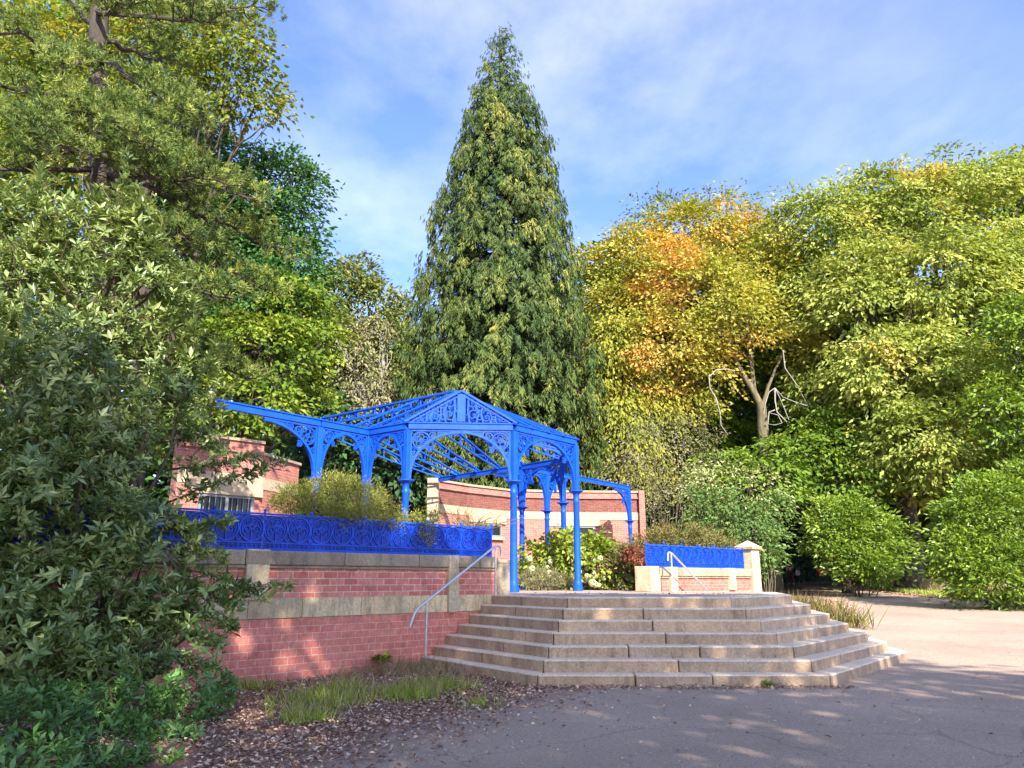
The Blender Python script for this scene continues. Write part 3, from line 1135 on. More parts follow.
def window_opening(house, c, d, w, z0, z1, front, bars=9, mull=1):
    """window set into the wall: stone lintel and sill stand proud, glass deep inside"""
    d = Vector(d).normalized(); nn = Vector((d.y, -d.x))
    fr = Frame(c, d)
    s = 1 if fr.n.dot(Vector((nn.x, nn.y, 0))) > 0 else -1
    mb = MB()
    mb.bar(fr(-w / 2 - .03, z0, s * .03), fr(-w / 2 - .03, z1, s * .03), .07, .07, up=(d.x, d.y, 0))
    mb.bar(fr(w / 2 + .03, z0, s * .03), fr(w / 2 + .03, z1, s * .03), .07, .07, up=(d.x, d.y, 0))
    mb.bar(fr(-w / 2, z0 + .03, s * .03), fr(w / 2, z0 + .03, s * .03), .07, .06)
    mb.bar(fr(-w / 2, z1 - .03, s * .03), fr(w / 2, z1 - .03, s * .03), .07, .06)
    for k in range(mull):
        a = -w / 2 + w * (k + 1) / (mull + 1)
        mb.bar(fr(a, z0, s * .03), fr(a, z1, s * .03), .07, .09, up=(d.x, d.y, 0))
    f = mb.build('window', M['frame_white'], house)
    off = Vector(house.location)
    mb = MB(); mb.bar(fr(-w / 2, (z0 + z1) / 2, s * .008), fr(w / 2, (z0 + z1) / 2, s * .008), .012, z1 - z0)
    g = mb.build('pane', M['glass'], f, world=False)
    mb = MB()
    for k in range(bars):
        a = -w / 2 + w * (k + .5) / bars
        mb.bar(fr(a, z0 + .04, s * .05), fr(a, z1 - .04, s * .05), .018)
    if bars: mb.build('bars', M['frame_white'], f, world=False)
    mb = MB(); mb.bar(fr(-w / 2 - .3, z1 + .13, s * .045), fr(w / 2 + .3, z1 + .13, s * .045), .12, .24)
    mb.build('lintel', M['stone_cream'], house)
    mb = MB(); mb.bar(fr(-w / 2 - .15, z0 - .07, s * .06), fr(w / 2 + .15, z0 - .07, s * .06), .16, .12)
    mb.build('sill', M['stone_cream'], house)


def px_pt(px, d):
    p = at(px, 470, d); return (p.x, p.y)


def on_wall(p, a, b):
    a, b = Vector(a), Vector(b); d = (b - a).normalized()
    return tuple(a + d * (Vector(p) - a).dot(d))


hr = thing('brick_building', 'low red brick building with cream stone band curving behind the blue columns', 'building', (1.5, 33, LAND))
P = [px_pt(437, 29.3), px_pt(468, 30.9), px_pt(510, 32.7), px_pt(560, 33.2), px_pt(642, 33.4)]
ZT = 5.18
mb = MB(); wall_run(mb, P, .35, .8, ZT - .3); mb.prism([P[0], P[1], P[2], P[3], P[4], (P[4][0], 36), (P[0][0] + 1.2, 34)], 4.2, ZT - .34)
mb.build('wall', M['brick_house'], hr, uv=True)
mb = MB(); wall_run(mb, P, .35, ZT - .298, ZT - .21, .09)
wall_run(mb, P, .35, ZT - .208, ZT - .03, .03); mb.build('parapet', M['brick_house'], hr, uv=True)
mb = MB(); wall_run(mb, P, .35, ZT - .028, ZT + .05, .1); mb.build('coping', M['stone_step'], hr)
mb = MB(); wall_run(mb, P, .35, 3.98, 4.3, .025); mb.build('stone_band', M['stone_cream'], hr)
for px, d in ((433.5, 29.0), (640.5, 33.2)):
    c = px_pt(px, d)
    mb = MB(); mb.box((c[0], c[1] + .25, (ZT + .3) / 2), (.42 if px < 500 else .24, .6, ZT + .12 - .3), 0); mb.build('end_pier', M['stone_cream' if px < 500 else 'brick_house'], hr, uv=True)
wc = on_wall(px_pt(567.5, 33.25), P[3], P[4]); window_opening(hr, wc, Vector(P[4]) - Vector(P[3]), 2.1, 2.5, 3.7, 1, 0, 1)
wc = on_wall(px_pt(487, 31.72), P[1], P[2]); window_opening(hr, wc, Vector(P[2]) - Vector(P[1]), 1.5, 3.2, 3.72, 1, 0, 0)

hl = thing('brick_building', 'taller red brick building end behind the rhododendron left of the pavilion', 'building', (-8.5, 20, LAND))
Q = [px_pt(178, 20.3), px_pt(262, 22.0)]
mb = MB(); wall_run(mb, Q, .4, .8, 5.0)
mb.build('wall', M['brick_house'], hl, uv=True)
mb = MB(); wall_run(mb, Q, .4, 5.002, 5.1, .08); wall_run(mb, Q, .4, 5.102, 5.32, .02); mb.build('parapet', M['brick_house'], hl, uv=True)
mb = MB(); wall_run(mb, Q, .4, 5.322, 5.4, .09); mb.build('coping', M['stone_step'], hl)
mb = MB(); wall_run(mb, Q, .4, 4.02, 4.38, .025); mb.build('stone_band', M['stone_cream'], hl)
Q2 = [px_pt(262.6, 22.06), px_pt(299, 24.1), (px_pt(299, 24.1)[0] - 2.5, 27.5)]
mb = MB(); wall_run(mb, Q2, .35, .8, 5.0); mb.build('side_wing', M['brick_house'], hl, uv=True)
mb = MB(); wall_run(mb, Q2, .35, 5.002, 5.08, .07); mb.build('side_coping', M['stone_coping'], hl)
mb = MB(); wall_run(mb, Q2, .35, 4.02, 4.36, .022); mb.build('side_band', M['stone_cream'], hl)
dq = Vector(Q[1]) - Vector(Q[0])
wc = px_pt(231, 21.2)
# put the window centre exactly on the wall face
a, b = Vector(Q[0]), Vector(Q[1]); tt = (Vector(wc) - a).dot((b - a).normalized()); wc = a + (b - a).normalized() * tt
window_opening(hl, tuple(wc), dq, 1.45, 2.7, 3.76, 1, 9, 1)

# ================================================================== VEGETATION
M['bark_mid'] = bark_mat('bark_mid', (0.07, 0.06, 0.035), (0.2, 0.17, 0.1), 5)
GREEN = [(0.0, (0.020, 0.055, 0.010)), (0.5, (0.045, 0.105, 0.015)), (1.0, (0.10, 0.17, 0.025))]
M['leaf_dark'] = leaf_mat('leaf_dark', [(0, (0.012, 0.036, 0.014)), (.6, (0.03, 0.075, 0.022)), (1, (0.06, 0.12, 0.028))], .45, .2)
M['leaf_green'] = leaf_mat('leaf_green', [(0, (0.04, 0.09, 0.012)), (.5, (0.10, 0.17, 0.018)), (1, (0.2, 0.27, 0.03))], .5, .35)
M['leaf_beech'] = leaf_mat('leaf_beech', [(0, (0.045, 0.1, 0.012)), (.5, (0.12, 0.18, 0.018)), (1, (0.26, 0.29, 0.04))], .5, .35, patch=(.30, .15, .03), patch_scale=.35, patch_lo=.64)
M['leaf_yellowgreen'] = leaf_mat('leaf_yellowgreen', [(0, (0.05, 0.09, 0.014)), (.5, (0.12, 0.155, 0.022)), (1, (0.26, 0.25, 0.04))], .5, .35, patch=(.24, .2, .03), patch_scale=.3, patch_lo=.6)
M['leaf_orange'] = leaf_mat('leaf_orange', [(0, (0.1, 0.135, 0.02)), (.45, (0.22, 0.235, 0.035)), (1, (0.41, 0.34, 0.07))], .5, .35, patch=(.46, .27, .07), patch_scale=.16, patch_lo=.52)
M['leaf_lowyellow'] = leaf_mat('leaf_lowyellow', [(0, (0.08, 0.11, 0.014)), (.45, (0.17, 0.19, 0.022)), (1, (0.32, 0.29, 0.04))], .5, .35)
M['leaf_chestnut'] = leaf_mat('leaf_chestnut', [(0, (0.09, 0.135, 0.025)), (.5, (0.205, 0.25, 0.05)), (1, (0.38, 0.4, 0.11))], .45, .35, patch=(.4, .33, .1), patch_scale=.3, patch_lo=.6)
M['leaf_laurel'] = leaf_mat('leaf_laurel', [(0, (0.045, 0.095, 0.01)), (.5, (0.115, 0.185, 0.015)), (1, (0.22, 0.3, 0.035))], .35, .3, spec=.5)
M['leaf_bluegreen'] = leaf_mat('leaf_bluegreen', [(0, (0.02, 0.065, 0.02)), (.6, (0.05, 0.13, 0.035)), (1, (0.1, 0.2, 0.045))], .5, .3)
M['leaf_olive'] = leaf_mat('leaf_olive', [(0, (0.05, 0.075, 0.018)), (.5, (0.115, 0.145, 0.035)), (1, (0.23, 0.23, 0.06))], .6, .3)
M['leaf_grey'] = leaf_mat('leaf_grey', [(0, (0.08, 0.085, 0.04)), (.5, (0.16, 0.155, 0.075)), (1, (0.28, 0.26, 0.14))], .6, .25)
M['leaf_shrub'] = leaf_mat('leaf_shrub', [(0, (0.04, 0.09, 0.02)), (.5, (0.09, 0.16, 0.04)), (1, (0.2, 0.27, 0.08))], .5, .3)
M['leaf_pale'] = leaf_mat('leaf_pale', [(0, (0.14, 0.19, 0.06)), (.5, (0.27, 0.3, 0.12)), (1, (0.45, 0.45, 0.25))], .5, .3)
M['leaf_rhodo'] = leaf_mat('leaf_rhodo', [(0, (0.03, 0.066, 0.016)), (.55, (0.11, 0.17, 0.045)), (1, (0.42, 0.48, 0.2))], .22, .2, clump_scale=1.2, spec=.6)
M['leaf_rhodo_top'] = leaf_mat('leaf_rhodo_top', [(0, (0.05, 0.085, 0.025)), (.5, (0.13, 0.18, 0.05)), (1, (0.3, 0.34, 0.13))], .35, .25, clump_scale=.8, spec=.5)
M['leaf_low'] = leaf_mat('leaf_low', [(0, (0.03, 0.08, 0.015)), (.6, (0.07, 0.16, 0.03)), (1, (0.14, 0.26, 0.06))], .3, .2, clump_scale=1.5, spec=.5)
M['needle_pine'] = leaf_mat('needle_pine', [(0, (0.03, 0.055, 0.014)), (.5, (0.085, 0.13, 0.026)), (1, (0.3, 0.33, 0.08))], .5, .2, clump_scale=.5)
M['needle_dark'] = leaf_mat('needle_dark', [(0, (0.035, 0.045, 0.026)), (.5, (0.07, 0.08, 0.04)), (1, (0.14, 0.12, 0.05))], .5, .2)
M['needle_cedar'] = leaf_mat('needle_cedar', [(0, (0.012, 0.034, 0.012)), (.5, (0.04, 0.074, 0.014)), (.8, (0.105, 0.13, 0.026)), (1, (0.25, 0.23, 0.045))], .6, .2, clump_scale=.35, clump=.4)
M['heather'] = leaf_mat('heather', [(0, (0.1, 0.13, 0.022)), (.5, (0.25, 0.27, 0.05)), (1, (0.5, 0.47, 0.13))], .6, .25, gain1=1, clump_scale=1.5)
M['heather_brown'] = leaf_mat('heather_brown', [(0, (0.055, 0.06, 0.018)), (.5, (0.12, 0.11, 0.03)), (1, (0.22, 0.17, 0.06))], .6, .2, clump_scale=1.5)
M['hydrangea'] = leaf_mat('hydrangea', [(0, (0.09, 0.14, 0.02)), (.5, (0.23, 0.31, 0.035)), (1, (0.48, 0.5, 0.1))], .45, .3, gain1=1, clump_scale=1.5)
M['red_leaf'] = leaf_mat('red_leaf', [(0, (0.14, 0.04, 0.02)), (.5, (0.28, 0.08, 0.04)), (1, (0.42, 0.17, 0.09))], .5, .3, gain1=1, clump_scale=1.5)
M['grass'] = leaf_mat('grass', [(0, (0.18, 0.27, 0.03)), (.5, (0.4, 0.5, 0.07)), (1, (0.68, 0.66, 0.25))], .6, .35, gain1=1, clump_scale=2)
M['straw'] = leaf_mat('straw', [(0, (0.24, 0.17, 0.08)), (.5, (0.4, 0.3, 0.16)), (1, (0.6, 0.5, 0.32))], .7, .2, gain1=1, clump_scale=2)
M['litter_leaf'] = leaf_mat('litter_leaf', [(0, (0.17, 0.08, 0.055)), (.5, (0.45, 0.26, 0.18)), (.85, (0.7, 0.5, 0.36)), (1, (0.8, 0.7, 0.5))], .7, .05, gain1=1, clump=.1)
M['petal'] = leaf_mat('petal', [(0, (0.45, 0.5, 0.2)), (.5, (0.65, 0.66, 0.4)), (1, (0.8, 0.78, 0.6))], .6, .2, gain1=1)


# ------------------------------------------------------------------ the tall cedar like conifer
def conifer(px, apex_py, d, label):
    apex = at(px, apex_py, d)
    base = Vector((apex.x - .2, d, gz(apex.x, d)))
    H = apex.z - base.z
    t = thing('conifer_tree', label, 'conifer', base)
    mb = MB()
    pts = [base + Vector((.15 * math.sin(k), 0, H * k / 11)) for k in range(12)]
    mb.tube(pts, [.55 * (1 - k / 11.3) + .02 for k in range(12)], 10)

    TAB = [(20, 4), (45, 12), (75, 24), (110, 37), (150, 50), (200, 66), (250, 76), (300, 86), (350, 94), (400, 98), (450, 94), (520, 80), (600, 60)]

    def rad(h):        # h 0..1 from the ground
        z = base.z + h * H - CAM_H
        py = 384 + F_PX * math.tan(PITCH - math.atan2(z, d))
        for (a, ra), (b, rb) in zip(TAB, TAB[1:]):
            if a <= py <= b: break
        w = ra + (rb - ra) * min(1, max(0, (py - a) / (b - a)))
        return w * .92 / F_PX * (d * math.cos(PITCH) + z * math.sin(PITCH))
    n = 2700
    P, A, U, Ls, Rn = [], [], [], [], []
    for i in range(n):
        h = 1 - ((i + random.random()) / n) ** .6 * .97
        az = i * 2.39996 + random.gauss(0, .3)
        r = rad(h) * (1 + .07 * math.sin(az * 3 + h * 9) + .06 * math.sin(az * 7 - h * 38) + random.gauss(0, .06))
        if random.random() < .04: r *= 1.08
        z = base.z + h * H
        o = Vector((math.cos(az), math.sin(az), 0))
        if o.y > .45 and random.random() < .5: continue
        droop = r * (.28 + .25 * random.random())
        st = Vector((base.x, base.y, z + .1))
        tip = st + o * r + Vector((0, 0, -droop + .25 * r))
        if i % 2 == 0: mb.tube([st, st + o * r * .5 + Vector((0, 0, .0)), tip], [.05, .03, .01], 4, cap=False)
        # sprays hang from the outer half of the bough
        ns = 24 if r > 2 else 11
        tone = random.random()
        tl = min(.75, .2 * r + .1) * random.uniform(.6, 1.2)
        for q in range(ns):
            f = 1 - .62 * (q / ns) ** 1.1
            p = st.lerp(tip, f) + Vector((0, 0, .12 * math.sin(f * PI))) + Vector((random.gauss(0, .22), random.gauss(0, .22), random.gauss(0, .12)))
            tail = q < ns * .35
            if tail:      # the end of the bough hangs like a curtain
                dl = (q / (ns * .35)) * tl
                p = tip + Vector((0, 0, -dl)) + o * (.1 - .1 * dl) + Vector((random.gauss(0, .13), random.gauss(0, .13), random.gauss(0, .06)))
            sdv = Vector((-o.y, o.x, 0)) * random.gauss(0, .25 if tail else .5)
            hang = (o * (.28 if tail else .5) + sdv + Vector((0, 0, -.9 - random.random() * .6))).normalized()
            ln = (.24 + .36 * random.random() ** 1.5) * (1 if r > 1.5 else .7)
            # a flat fan of pointed leaflets
            side = hang.cross(o)
            if side.length < .1: side = Vector((-o.y, o.x, 0))
            side.normalize()
            for w_ in range(9):
                g_ = w_ // 3; sgn = (w_ % 3) - 1
                bp = p + hang * ln * .28 * g_
                ax = hang + side * sgn * (.5 + random.gauss(0, .25)) + Vector((random.gauss(0, .2), random.gauss(0, .2), random.gauss(0, .2)))
                P.append(bp); A.append(ax); U.append(o * .6 + Vector((0, 0, .6)) + Vector((random.gauss(0, .55), random.gauss(0, .55), random.gauss(0, .45))))
                Ls.append(ln * (.68 - .1 * g_) * (1 if sgn else 1.15)); Rn.append(.42 * tone + .43 * random.random() + .15 * tail)
    mb.build('trunk', M['bark'], t)
    me = leaf_mesh('foliage', np.array(P), np.array(A), np.array(U), np.array(Ls), np.array(Ls) * .2, rnd=np.array(Rn), fold=.15)
    link_mesh('foliage', me, M['needle_cedar'], t)


conifer(505, 28, 42, 'tall dark green conical conifer with drooping sprays standing behind the blue pavilion')

# ------------------------------------------------------------------ broadleaf trees
tree('chestnut_tree', 'broad pale green horse chestnut with large leaves filling the upper right', 'tree', 41,
     [(842, 235, 62, 50, 2), (905, 205, 62, 48, 1), (968, 190, 58, 42, 1), (1030, 190, 50, 45, 1), (815, 290, 34, 42, 3), (870, 300, 62, 48, -1), (945, 280, 70, 55, -2), (1010, 270, 50, 55, -1),
      (905, 365, 62, 48, -3), (960, 380, 58, 50, -3.5), (865, 395, 40, 45, -1), (930, 445, 58, 48, -4), (985, 450, 45, 45, -4), (885, 465, 45, 40, -2), (815, 400, 30, 30, 2)],
     905, .62, M['leaf_chestnut'], M['bark'], .95, 60, .95, .33, .15, flat=.4, droop=.55, depth=.6, tr=.04, jag=.36)
def autumn_trunk(t, lobes, barkm):
    mb = MB()
    D = 43
    g0 = Vector((at(763, 430, D).x, D, gz(0, D) - .05))
    mb.tube([g0, at(763, 430, D), at(762, 415, D), at(761, 402, D)], [.42, .32, .29, .26], 12)
    mb.tube([at(762, 408, D), at(752, 388, D), at(742, 373, D), at(733, 355, D), at(728, 330, D)], [.21, .18, .15, .12, .1], 10)
    mb.tube([at(754, 392, D), at(752, 370, D), at(750, 348, D), at(746, 320, D)], [.15, .13, .12, .1], 10)
    mb.tube([at(763, 404, D), at(769, 385, D), at(776, 368, D), at(784, 352, D)], [.11, .09, .07, .05], 8)
    for c, r in lobes:
        st = at(728, 332, D) if c[0] < at(728, 332, D).x else at(746, 322, D)
        pts = wobble(curve_pts(st, c, (0, 0, .6), 6), .1)
        mb.tube(pts, [.12 * (1 - .13 * i) for i in range(6)], 6, cap=False)
        for q in range(5):
            d_ = rand_dir(1)[0]
            mb.tube(wobble(curve_pts(pts[random.choice((2, 3, 4))], Vector((c[0] + d_[0] * r[0], c[1] + d_[1] * r[1], c[2] + d_[2] * r[2])) , (0, 0, .1), 5), .1), [.05, .04, .03, .02, .01], 5, cap=False)
    mb.build('trunk', barkm, t, smooth=True)


tree('autumn_tree', 'yellow and orange tinted broadleaf tree with forked trunk showing beneath its crown', 'tree', 45,
     [(645, 270, 52, 50), (700, 235, 50, 40), (748, 240, 44, 38), (690, 290, 60, 48, -2), (765, 280, 38, 36), (625, 320, 40, 50, -1), (665, 345, 48, 42, -3), (735, 315, 52, 36, -3), (785, 300, 26, 36, 1), (608, 285, 24, 42, 1),
      (640, 385, 34, 28, -2), (700, 365, 36, 26, -2), (690, 400, 26, 20, -1), (800, 350, 28, 30, -1)],
     760, .55, M['leaf_orange'], M['bark_mid'], 1.0, 52, .9, .27, .15, flat=.45, depth=.75, fork=.3, twigs=3, tr=.05, normal_up=.6, trunk=autumn_trunk, jag=.34)
tree('weeping_tree', 'yellow green hanging foliage tree between the conifer and the forked autumn tree', 'tree', 43,
     [(608, 370, 28, 52), (622, 430, 34, 48, -1), (650, 410, 34, 36), (598, 440, 22, 44), (640, 470, 34, 30)],
     615, .3, M['leaf_lowyellow'], M['bark'], 1.1, 44, .8, .3, .13, flat=.9, droop=1.3, depth=.7)
tree('thin_tree', 'thinning tree with fine bare twigs rising behind the orange crown', 'tree', 54,
     [(668, 215, 40, 24), (710, 205, 36, 20), (640, 235, 26, 24), (800, 225, 30, 26), (770, 230, 30, 24)],
     690, .4, M['leaf_olive'], M['bark_twig'], .35, 26, 1.1, .32, .17, twigs=26, tr=.045)
tree('lime_tree', 'bright lime green tree crown entering at the right edge above the shrubs', 'tree', 34,
     [(1022, 330, 34, 42), (1012, 410, 42, 40), (1030, 470, 40, 40), (1075, 380, 60, 80)],
     1050, .3, M['leaf_laurel'], M['bark'], 1.1, 46, .75, .3, .15, flat=.35, depth=.7)
tree('sycamore_tree', 'mid green leafy branches spreading low between chestnut and bare dead branches', 'tree', 40,
     [(800, 455, 46, 28), (765, 478, 40, 26, -1), (835, 440, 36, 36), (850, 490, 36, 30, -1), (800, 500, 40, 26), (720, 470, 30, 22, 1)],
     845, .25, M['leaf_green'], M['bark'], 1.1, 46, .7, .3, .16, flat=.3, droop=.5, depth=.8)
tree('green_tree', 'dense blue green broadleaf tree left of the conifer reaching toward the sky', 'tree', 30,
     [(265, 205, 54, 58), (288, 190, 34, 46), (215, 250, 60, 70), (290, 260, 32, 50), (255, 310, 60, 50, -1), (185, 170, 60, 60)],
     240, .5, M['leaf_bluegreen'], M['bark'], 1.9, 50, .75, .22, .13, flat=.45, depth=.8)
tree('beech_tree', 'green beech with low yellowing and russet sprays behind the left brick building', 'tree', 27,
     [(205, 345, 60, 46), (262, 350, 50, 42), (312, 345, 30, 46, 2), (250, 405, 52, 36), (190, 410, 60, 40), (305, 400, 26, 30, 2), (140, 350, 60, 60), (285, 300, 40, 34, 1)],
     235, .4, M['leaf_beech'], M['bark'], 1.3, 46, .62, .23, .14, flat=.4, depth=.8)
tree('yellow_tree', 'airy tree with bright yellow leaves behind the upper boughs of the pine', 'tree', 26,
     [(170, 50, 70, 60), (120, 120, 60, 60), (215, 90, 40, 50), (235, 60, 32, 60), (60, 60, 60, 60), (255, 100, 24, 46), (30, 150, 60, 60)],
     150, .35, M['leaf_yellowgreen'], M['bark'], 1.2, 40, .75, .24, .15, flat=.5, depth=.8, twigs=8, tr=.03)
tree('distant_tree', 'olive and tan rounded tree on the skyline left of the conifer', 'tree', 62,
     [(345, 292, 36, 36), (372, 310, 30, 34), (325, 310, 30, 40), (350, 350, 50, 40), (385, 350, 22, 38), (395, 375, 20, 40)],
     350, .5, M['leaf_olive'], M['bark'], .8, 44, 1.1, .4, .24)
tree('birch_tree', 'slim pale feathery tree with light stems just left of the conifer', 'tree', 44,
     [(355, 345, 22, 30), (380, 340, 16, 28), (365, 385, 28, 34), (345, 400, 24, 30), (385, 400, 18, 30)],
     372, .14, M['leaf_grey'], M['bark_white'], .9, 36, .6, .26, .11, flat=.9, droop=.9, twigs=10, tr=.03)
M['woods'] = M['leaf_dark']


# trees closing the gap low behind the pavilion and under the big crowns
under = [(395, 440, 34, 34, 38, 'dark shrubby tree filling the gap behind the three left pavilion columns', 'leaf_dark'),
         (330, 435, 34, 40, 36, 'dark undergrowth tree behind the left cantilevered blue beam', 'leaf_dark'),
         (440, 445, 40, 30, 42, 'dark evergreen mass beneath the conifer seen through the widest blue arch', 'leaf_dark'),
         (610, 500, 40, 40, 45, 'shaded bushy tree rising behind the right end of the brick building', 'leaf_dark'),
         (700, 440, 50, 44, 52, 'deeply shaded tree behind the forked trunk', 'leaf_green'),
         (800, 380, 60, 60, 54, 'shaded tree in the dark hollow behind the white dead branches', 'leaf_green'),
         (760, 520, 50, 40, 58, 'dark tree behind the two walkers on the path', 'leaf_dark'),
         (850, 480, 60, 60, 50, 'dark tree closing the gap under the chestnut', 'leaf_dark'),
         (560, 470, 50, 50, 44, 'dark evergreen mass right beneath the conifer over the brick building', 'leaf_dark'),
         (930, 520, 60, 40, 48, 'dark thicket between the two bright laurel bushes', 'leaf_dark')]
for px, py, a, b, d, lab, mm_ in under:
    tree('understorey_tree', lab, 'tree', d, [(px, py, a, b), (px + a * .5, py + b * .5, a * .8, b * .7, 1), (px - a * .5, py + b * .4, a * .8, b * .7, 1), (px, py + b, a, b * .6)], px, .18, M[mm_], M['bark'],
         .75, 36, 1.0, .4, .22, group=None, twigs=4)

tree('tall_tree', 'green tree crown filling the sky gaps behind the middle of the chestnut', 'tree', 50, [(860, 250, 60, 50), (930, 225, 60, 46), (1000, 220, 60, 50), (880, 340, 80, 60), (980, 330, 80, 60), (1060, 260, 60, 80)], 930, .4, M['leaf_green'], M['bark'], .6, 36, 1.3, .5, .3, twigs=3)
tree('tall_tree', 'olive tree crown behind the orange crown of the forked tree', 'tree', 52, [(660, 290, 50, 50), (740, 280, 56, 50), (700, 360, 70, 50), (800, 320, 50, 50), (630, 370, 50, 60)], 690, .4, M['leaf_beech'], M['bark'], .6, 36, 1.3, .5, .3, twigs=3)
tree('tall_tree', 'shaded green tree crown deep behind the pine and the rhododendron', 'tree', 33, [(60, 180, 120, 90), (180, 240, 80, 80), (40, 330, 120, 90), (220, 340, 70, 70), (110, 60, 90, 80), (-60, 100, 90, 120)], 90, .4, M['leaf_green'], M['bark'], .7, 36, 1.1, .4, .24, twigs=3)
tree('tall_tree', 'shaded green tree crown at the far right behind the lime green branches', 'tree', 44, [(1010, 420, 70, 70), (1060, 330, 70, 80), (960, 480, 60, 50)], 1010, .35, M['leaf_green'], M['bark'], .7, 36, 1.1, .45, .26, twigs=3)

# far wood behind everything: one mass
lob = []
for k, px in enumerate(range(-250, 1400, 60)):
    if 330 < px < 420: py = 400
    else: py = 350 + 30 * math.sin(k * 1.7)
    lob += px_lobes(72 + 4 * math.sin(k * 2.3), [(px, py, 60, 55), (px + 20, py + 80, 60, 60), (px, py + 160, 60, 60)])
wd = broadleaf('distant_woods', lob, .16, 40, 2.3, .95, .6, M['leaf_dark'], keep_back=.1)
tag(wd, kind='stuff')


# ------------------------------------------------------------------ dead white branches and forked limbs
def dead_branches():
    t = thing('dead_branch', 'bleached bare dead branches hanging in the dark gap beside the forked trunk', 'branch', tuple(at(775, 425, 40.5)))
    mb = MB()
    D = 39.5
    for pts, r in (([(783, 350), (785, 368), (797, 385), (808, 406)], .05), ([(808, 406), (795, 402), (783, 397), (775, 388)], .045), ([(775, 388), (775, 400), (777, 412), (787, 422)], .075),
                   ([(775, 388), (769, 392), (765, 405), (764, 414)], .05), ([(775, 410), (769, 412), (768, 424), (775, 425), (782, 423)], .055), ([(782, 423), (778, 415), (770, 413)], .04),
                   ([(775, 388), (780, 398), (789, 420)], .04)):
        p = [at(a, b, D) for a, b in pts]
        mb.tube(p, [r * .55 * (1 - .15 * i) for i in range(len(p))], 6)
    mb.build('branch', M['bark_white'], t, smooth=True)
    t = thing('dead_branch', 'single crooked bare branch dangling left of the forked trunk', 'branch', tuple(at(716, 400, D)))
    mb = MB()
    mb.tube([at(a, b, D) for a, b in [(735, 371), (727, 369), (716, 370), (709, 377), (710, 388), (716, 398), (720, 412), (721, 425), (728, 435)]], [.02, .025, .03, .03, .03, .03, .027, .02, .014], 6)
    mb.build('branch', M['bark_white'], t, smooth=True)


dead_branches()


# ------------------------------------------------------------------ shrubs
def shrub(name, label, d, specs, leafm, dens, per, rc, L, W, stems=10, cat='shrub', group=None, barkm='bark_twig', depth=.7, sr=.03, **kw):
    lobes = px_lobes(d, specs, depth)
    cx = sum(l[0][0] for l in lobes) / len(lobes); cy = sum(l[0][1] for l in lobes) / len(lobes)
    zb = kw.pop('zbase', gz(cx, cy))
    t = thing(name, label, cat, (cx, cy, zb), group)
    mb = MB()
    for k in range(stems):
        c, r = random.choice(lobes)
        dd = rand_dir(1)[0]
        e = Vector((c[0] + dd[0] * r[0] * .8, c[1] + dd[1] * r[1] * .8, c[2] + abs(dd[2]) * r[2] * .95))
        st = Vector((cx + (e.x - cx) * .3 + random.gauss(0, .1), cy + random.gauss(0, .1), zb - .05))
        mb.tube(wobble(curve_pts(st, e, (0, 0, .2), 6), .05), [sr, sr * .8, sr * .6, sr * .45, sr * .3, sr * .15], 5, cap=False)
    mb.build('stem', M[barkm], t)
    broadleaf('foliage', lobes, dens, per, rc, L, W, M[leafm], t, depth_=None, **kw) if False else broadleaf('foliage', lobes, dens, per, rc, L, W, M[leafm], t, **kw)
    return t


shrub('laurel_bush', 'wide bright green laurel bush beyond the path left of the grass verge', 37, [(850, 535, 46, 34), (822, 548, 26, 26, -.5), (885, 545, 30, 28), (850, 560, 50, 18, -1), (840, 515, 28, 18)], 'leaf_laurel', 3.0, 40, .42, .24, .11, flat=.6, droop=.1, normal_up=.3, drop_under=.8, twigs=0) if False else None
shrub('laurel_bush', 'wide bright green laurel bush beyond the path left of the grass verge', 37, [(850, 535, 46, 34), (838, 540, 20, 18, -.5), (885, 545, 30, 28), (866, 562, 32, 15, -1), (840, 515, 28, 18)],
      'leaf_laurel', 3.2, 40, .42, .24, .1, flat=.6, droop=.1, normal_up=.3, drop_under=.8)
shrub('laurel_bush', 'largest bright green laurel bush cropped by the right edge beside the path', 29.5, [(990, 520, 56, 46), (1035, 510, 50, 52), (960, 555, 34, 34, -.5), (1005, 570, 52, 34, -1), (1060, 560, 50, 45, -.5)],
      'leaf_laurel', 4.8, 44, .38, .2, .08, flat=.6, droop=.1, normal_up=.3, drop_under=.9)
shrub('feathery_shrub', 'tall wispy grey green shrub with thin bare stems behind the right brick wall', 36.5, [(655, 450, 38, 40), (690, 440, 30, 30), (640, 495, 34, 30), (680, 490, 30, 34), (620, 470, 22, 30)],
      'leaf_grey', 2.2, 26, .55, .16, .05, stems=42, flat=.9, droop=.4, sr=.035)
shrub('dogwood_shrub', 'rounded mid green shrub with pale new leaves above the blue panel', 28, [(740, 525, 36, 38), (715, 515, 28, 34), (758, 545, 20, 30), (735, 560, 34, 26), (700, 535, 26, 24)],
      'leaf_shrub', 3.4, 34, .4, .17, .08, stems=24, flat=.7, droop=.3)
shrub('pale_shrub', 'pale flowering wiry shrub between the dogwood and the dark gap', 33, [(720, 480, 30, 26), (755, 490, 30, 24), (700, 495, 22, 20)], 'leaf_pale', 1.5, 22, .5, .17, .07, stems=26, flat=.8)
shrub('path_shrub', 'loose green shrub hanging beside the two walkers at the path bend', 33, [(764, 528, 14, 18), (758, 556, 10, 16), (775, 508, 20, 18)], 'leaf_shrub', 2.6, 30, .4, .18, .08, stems=10)

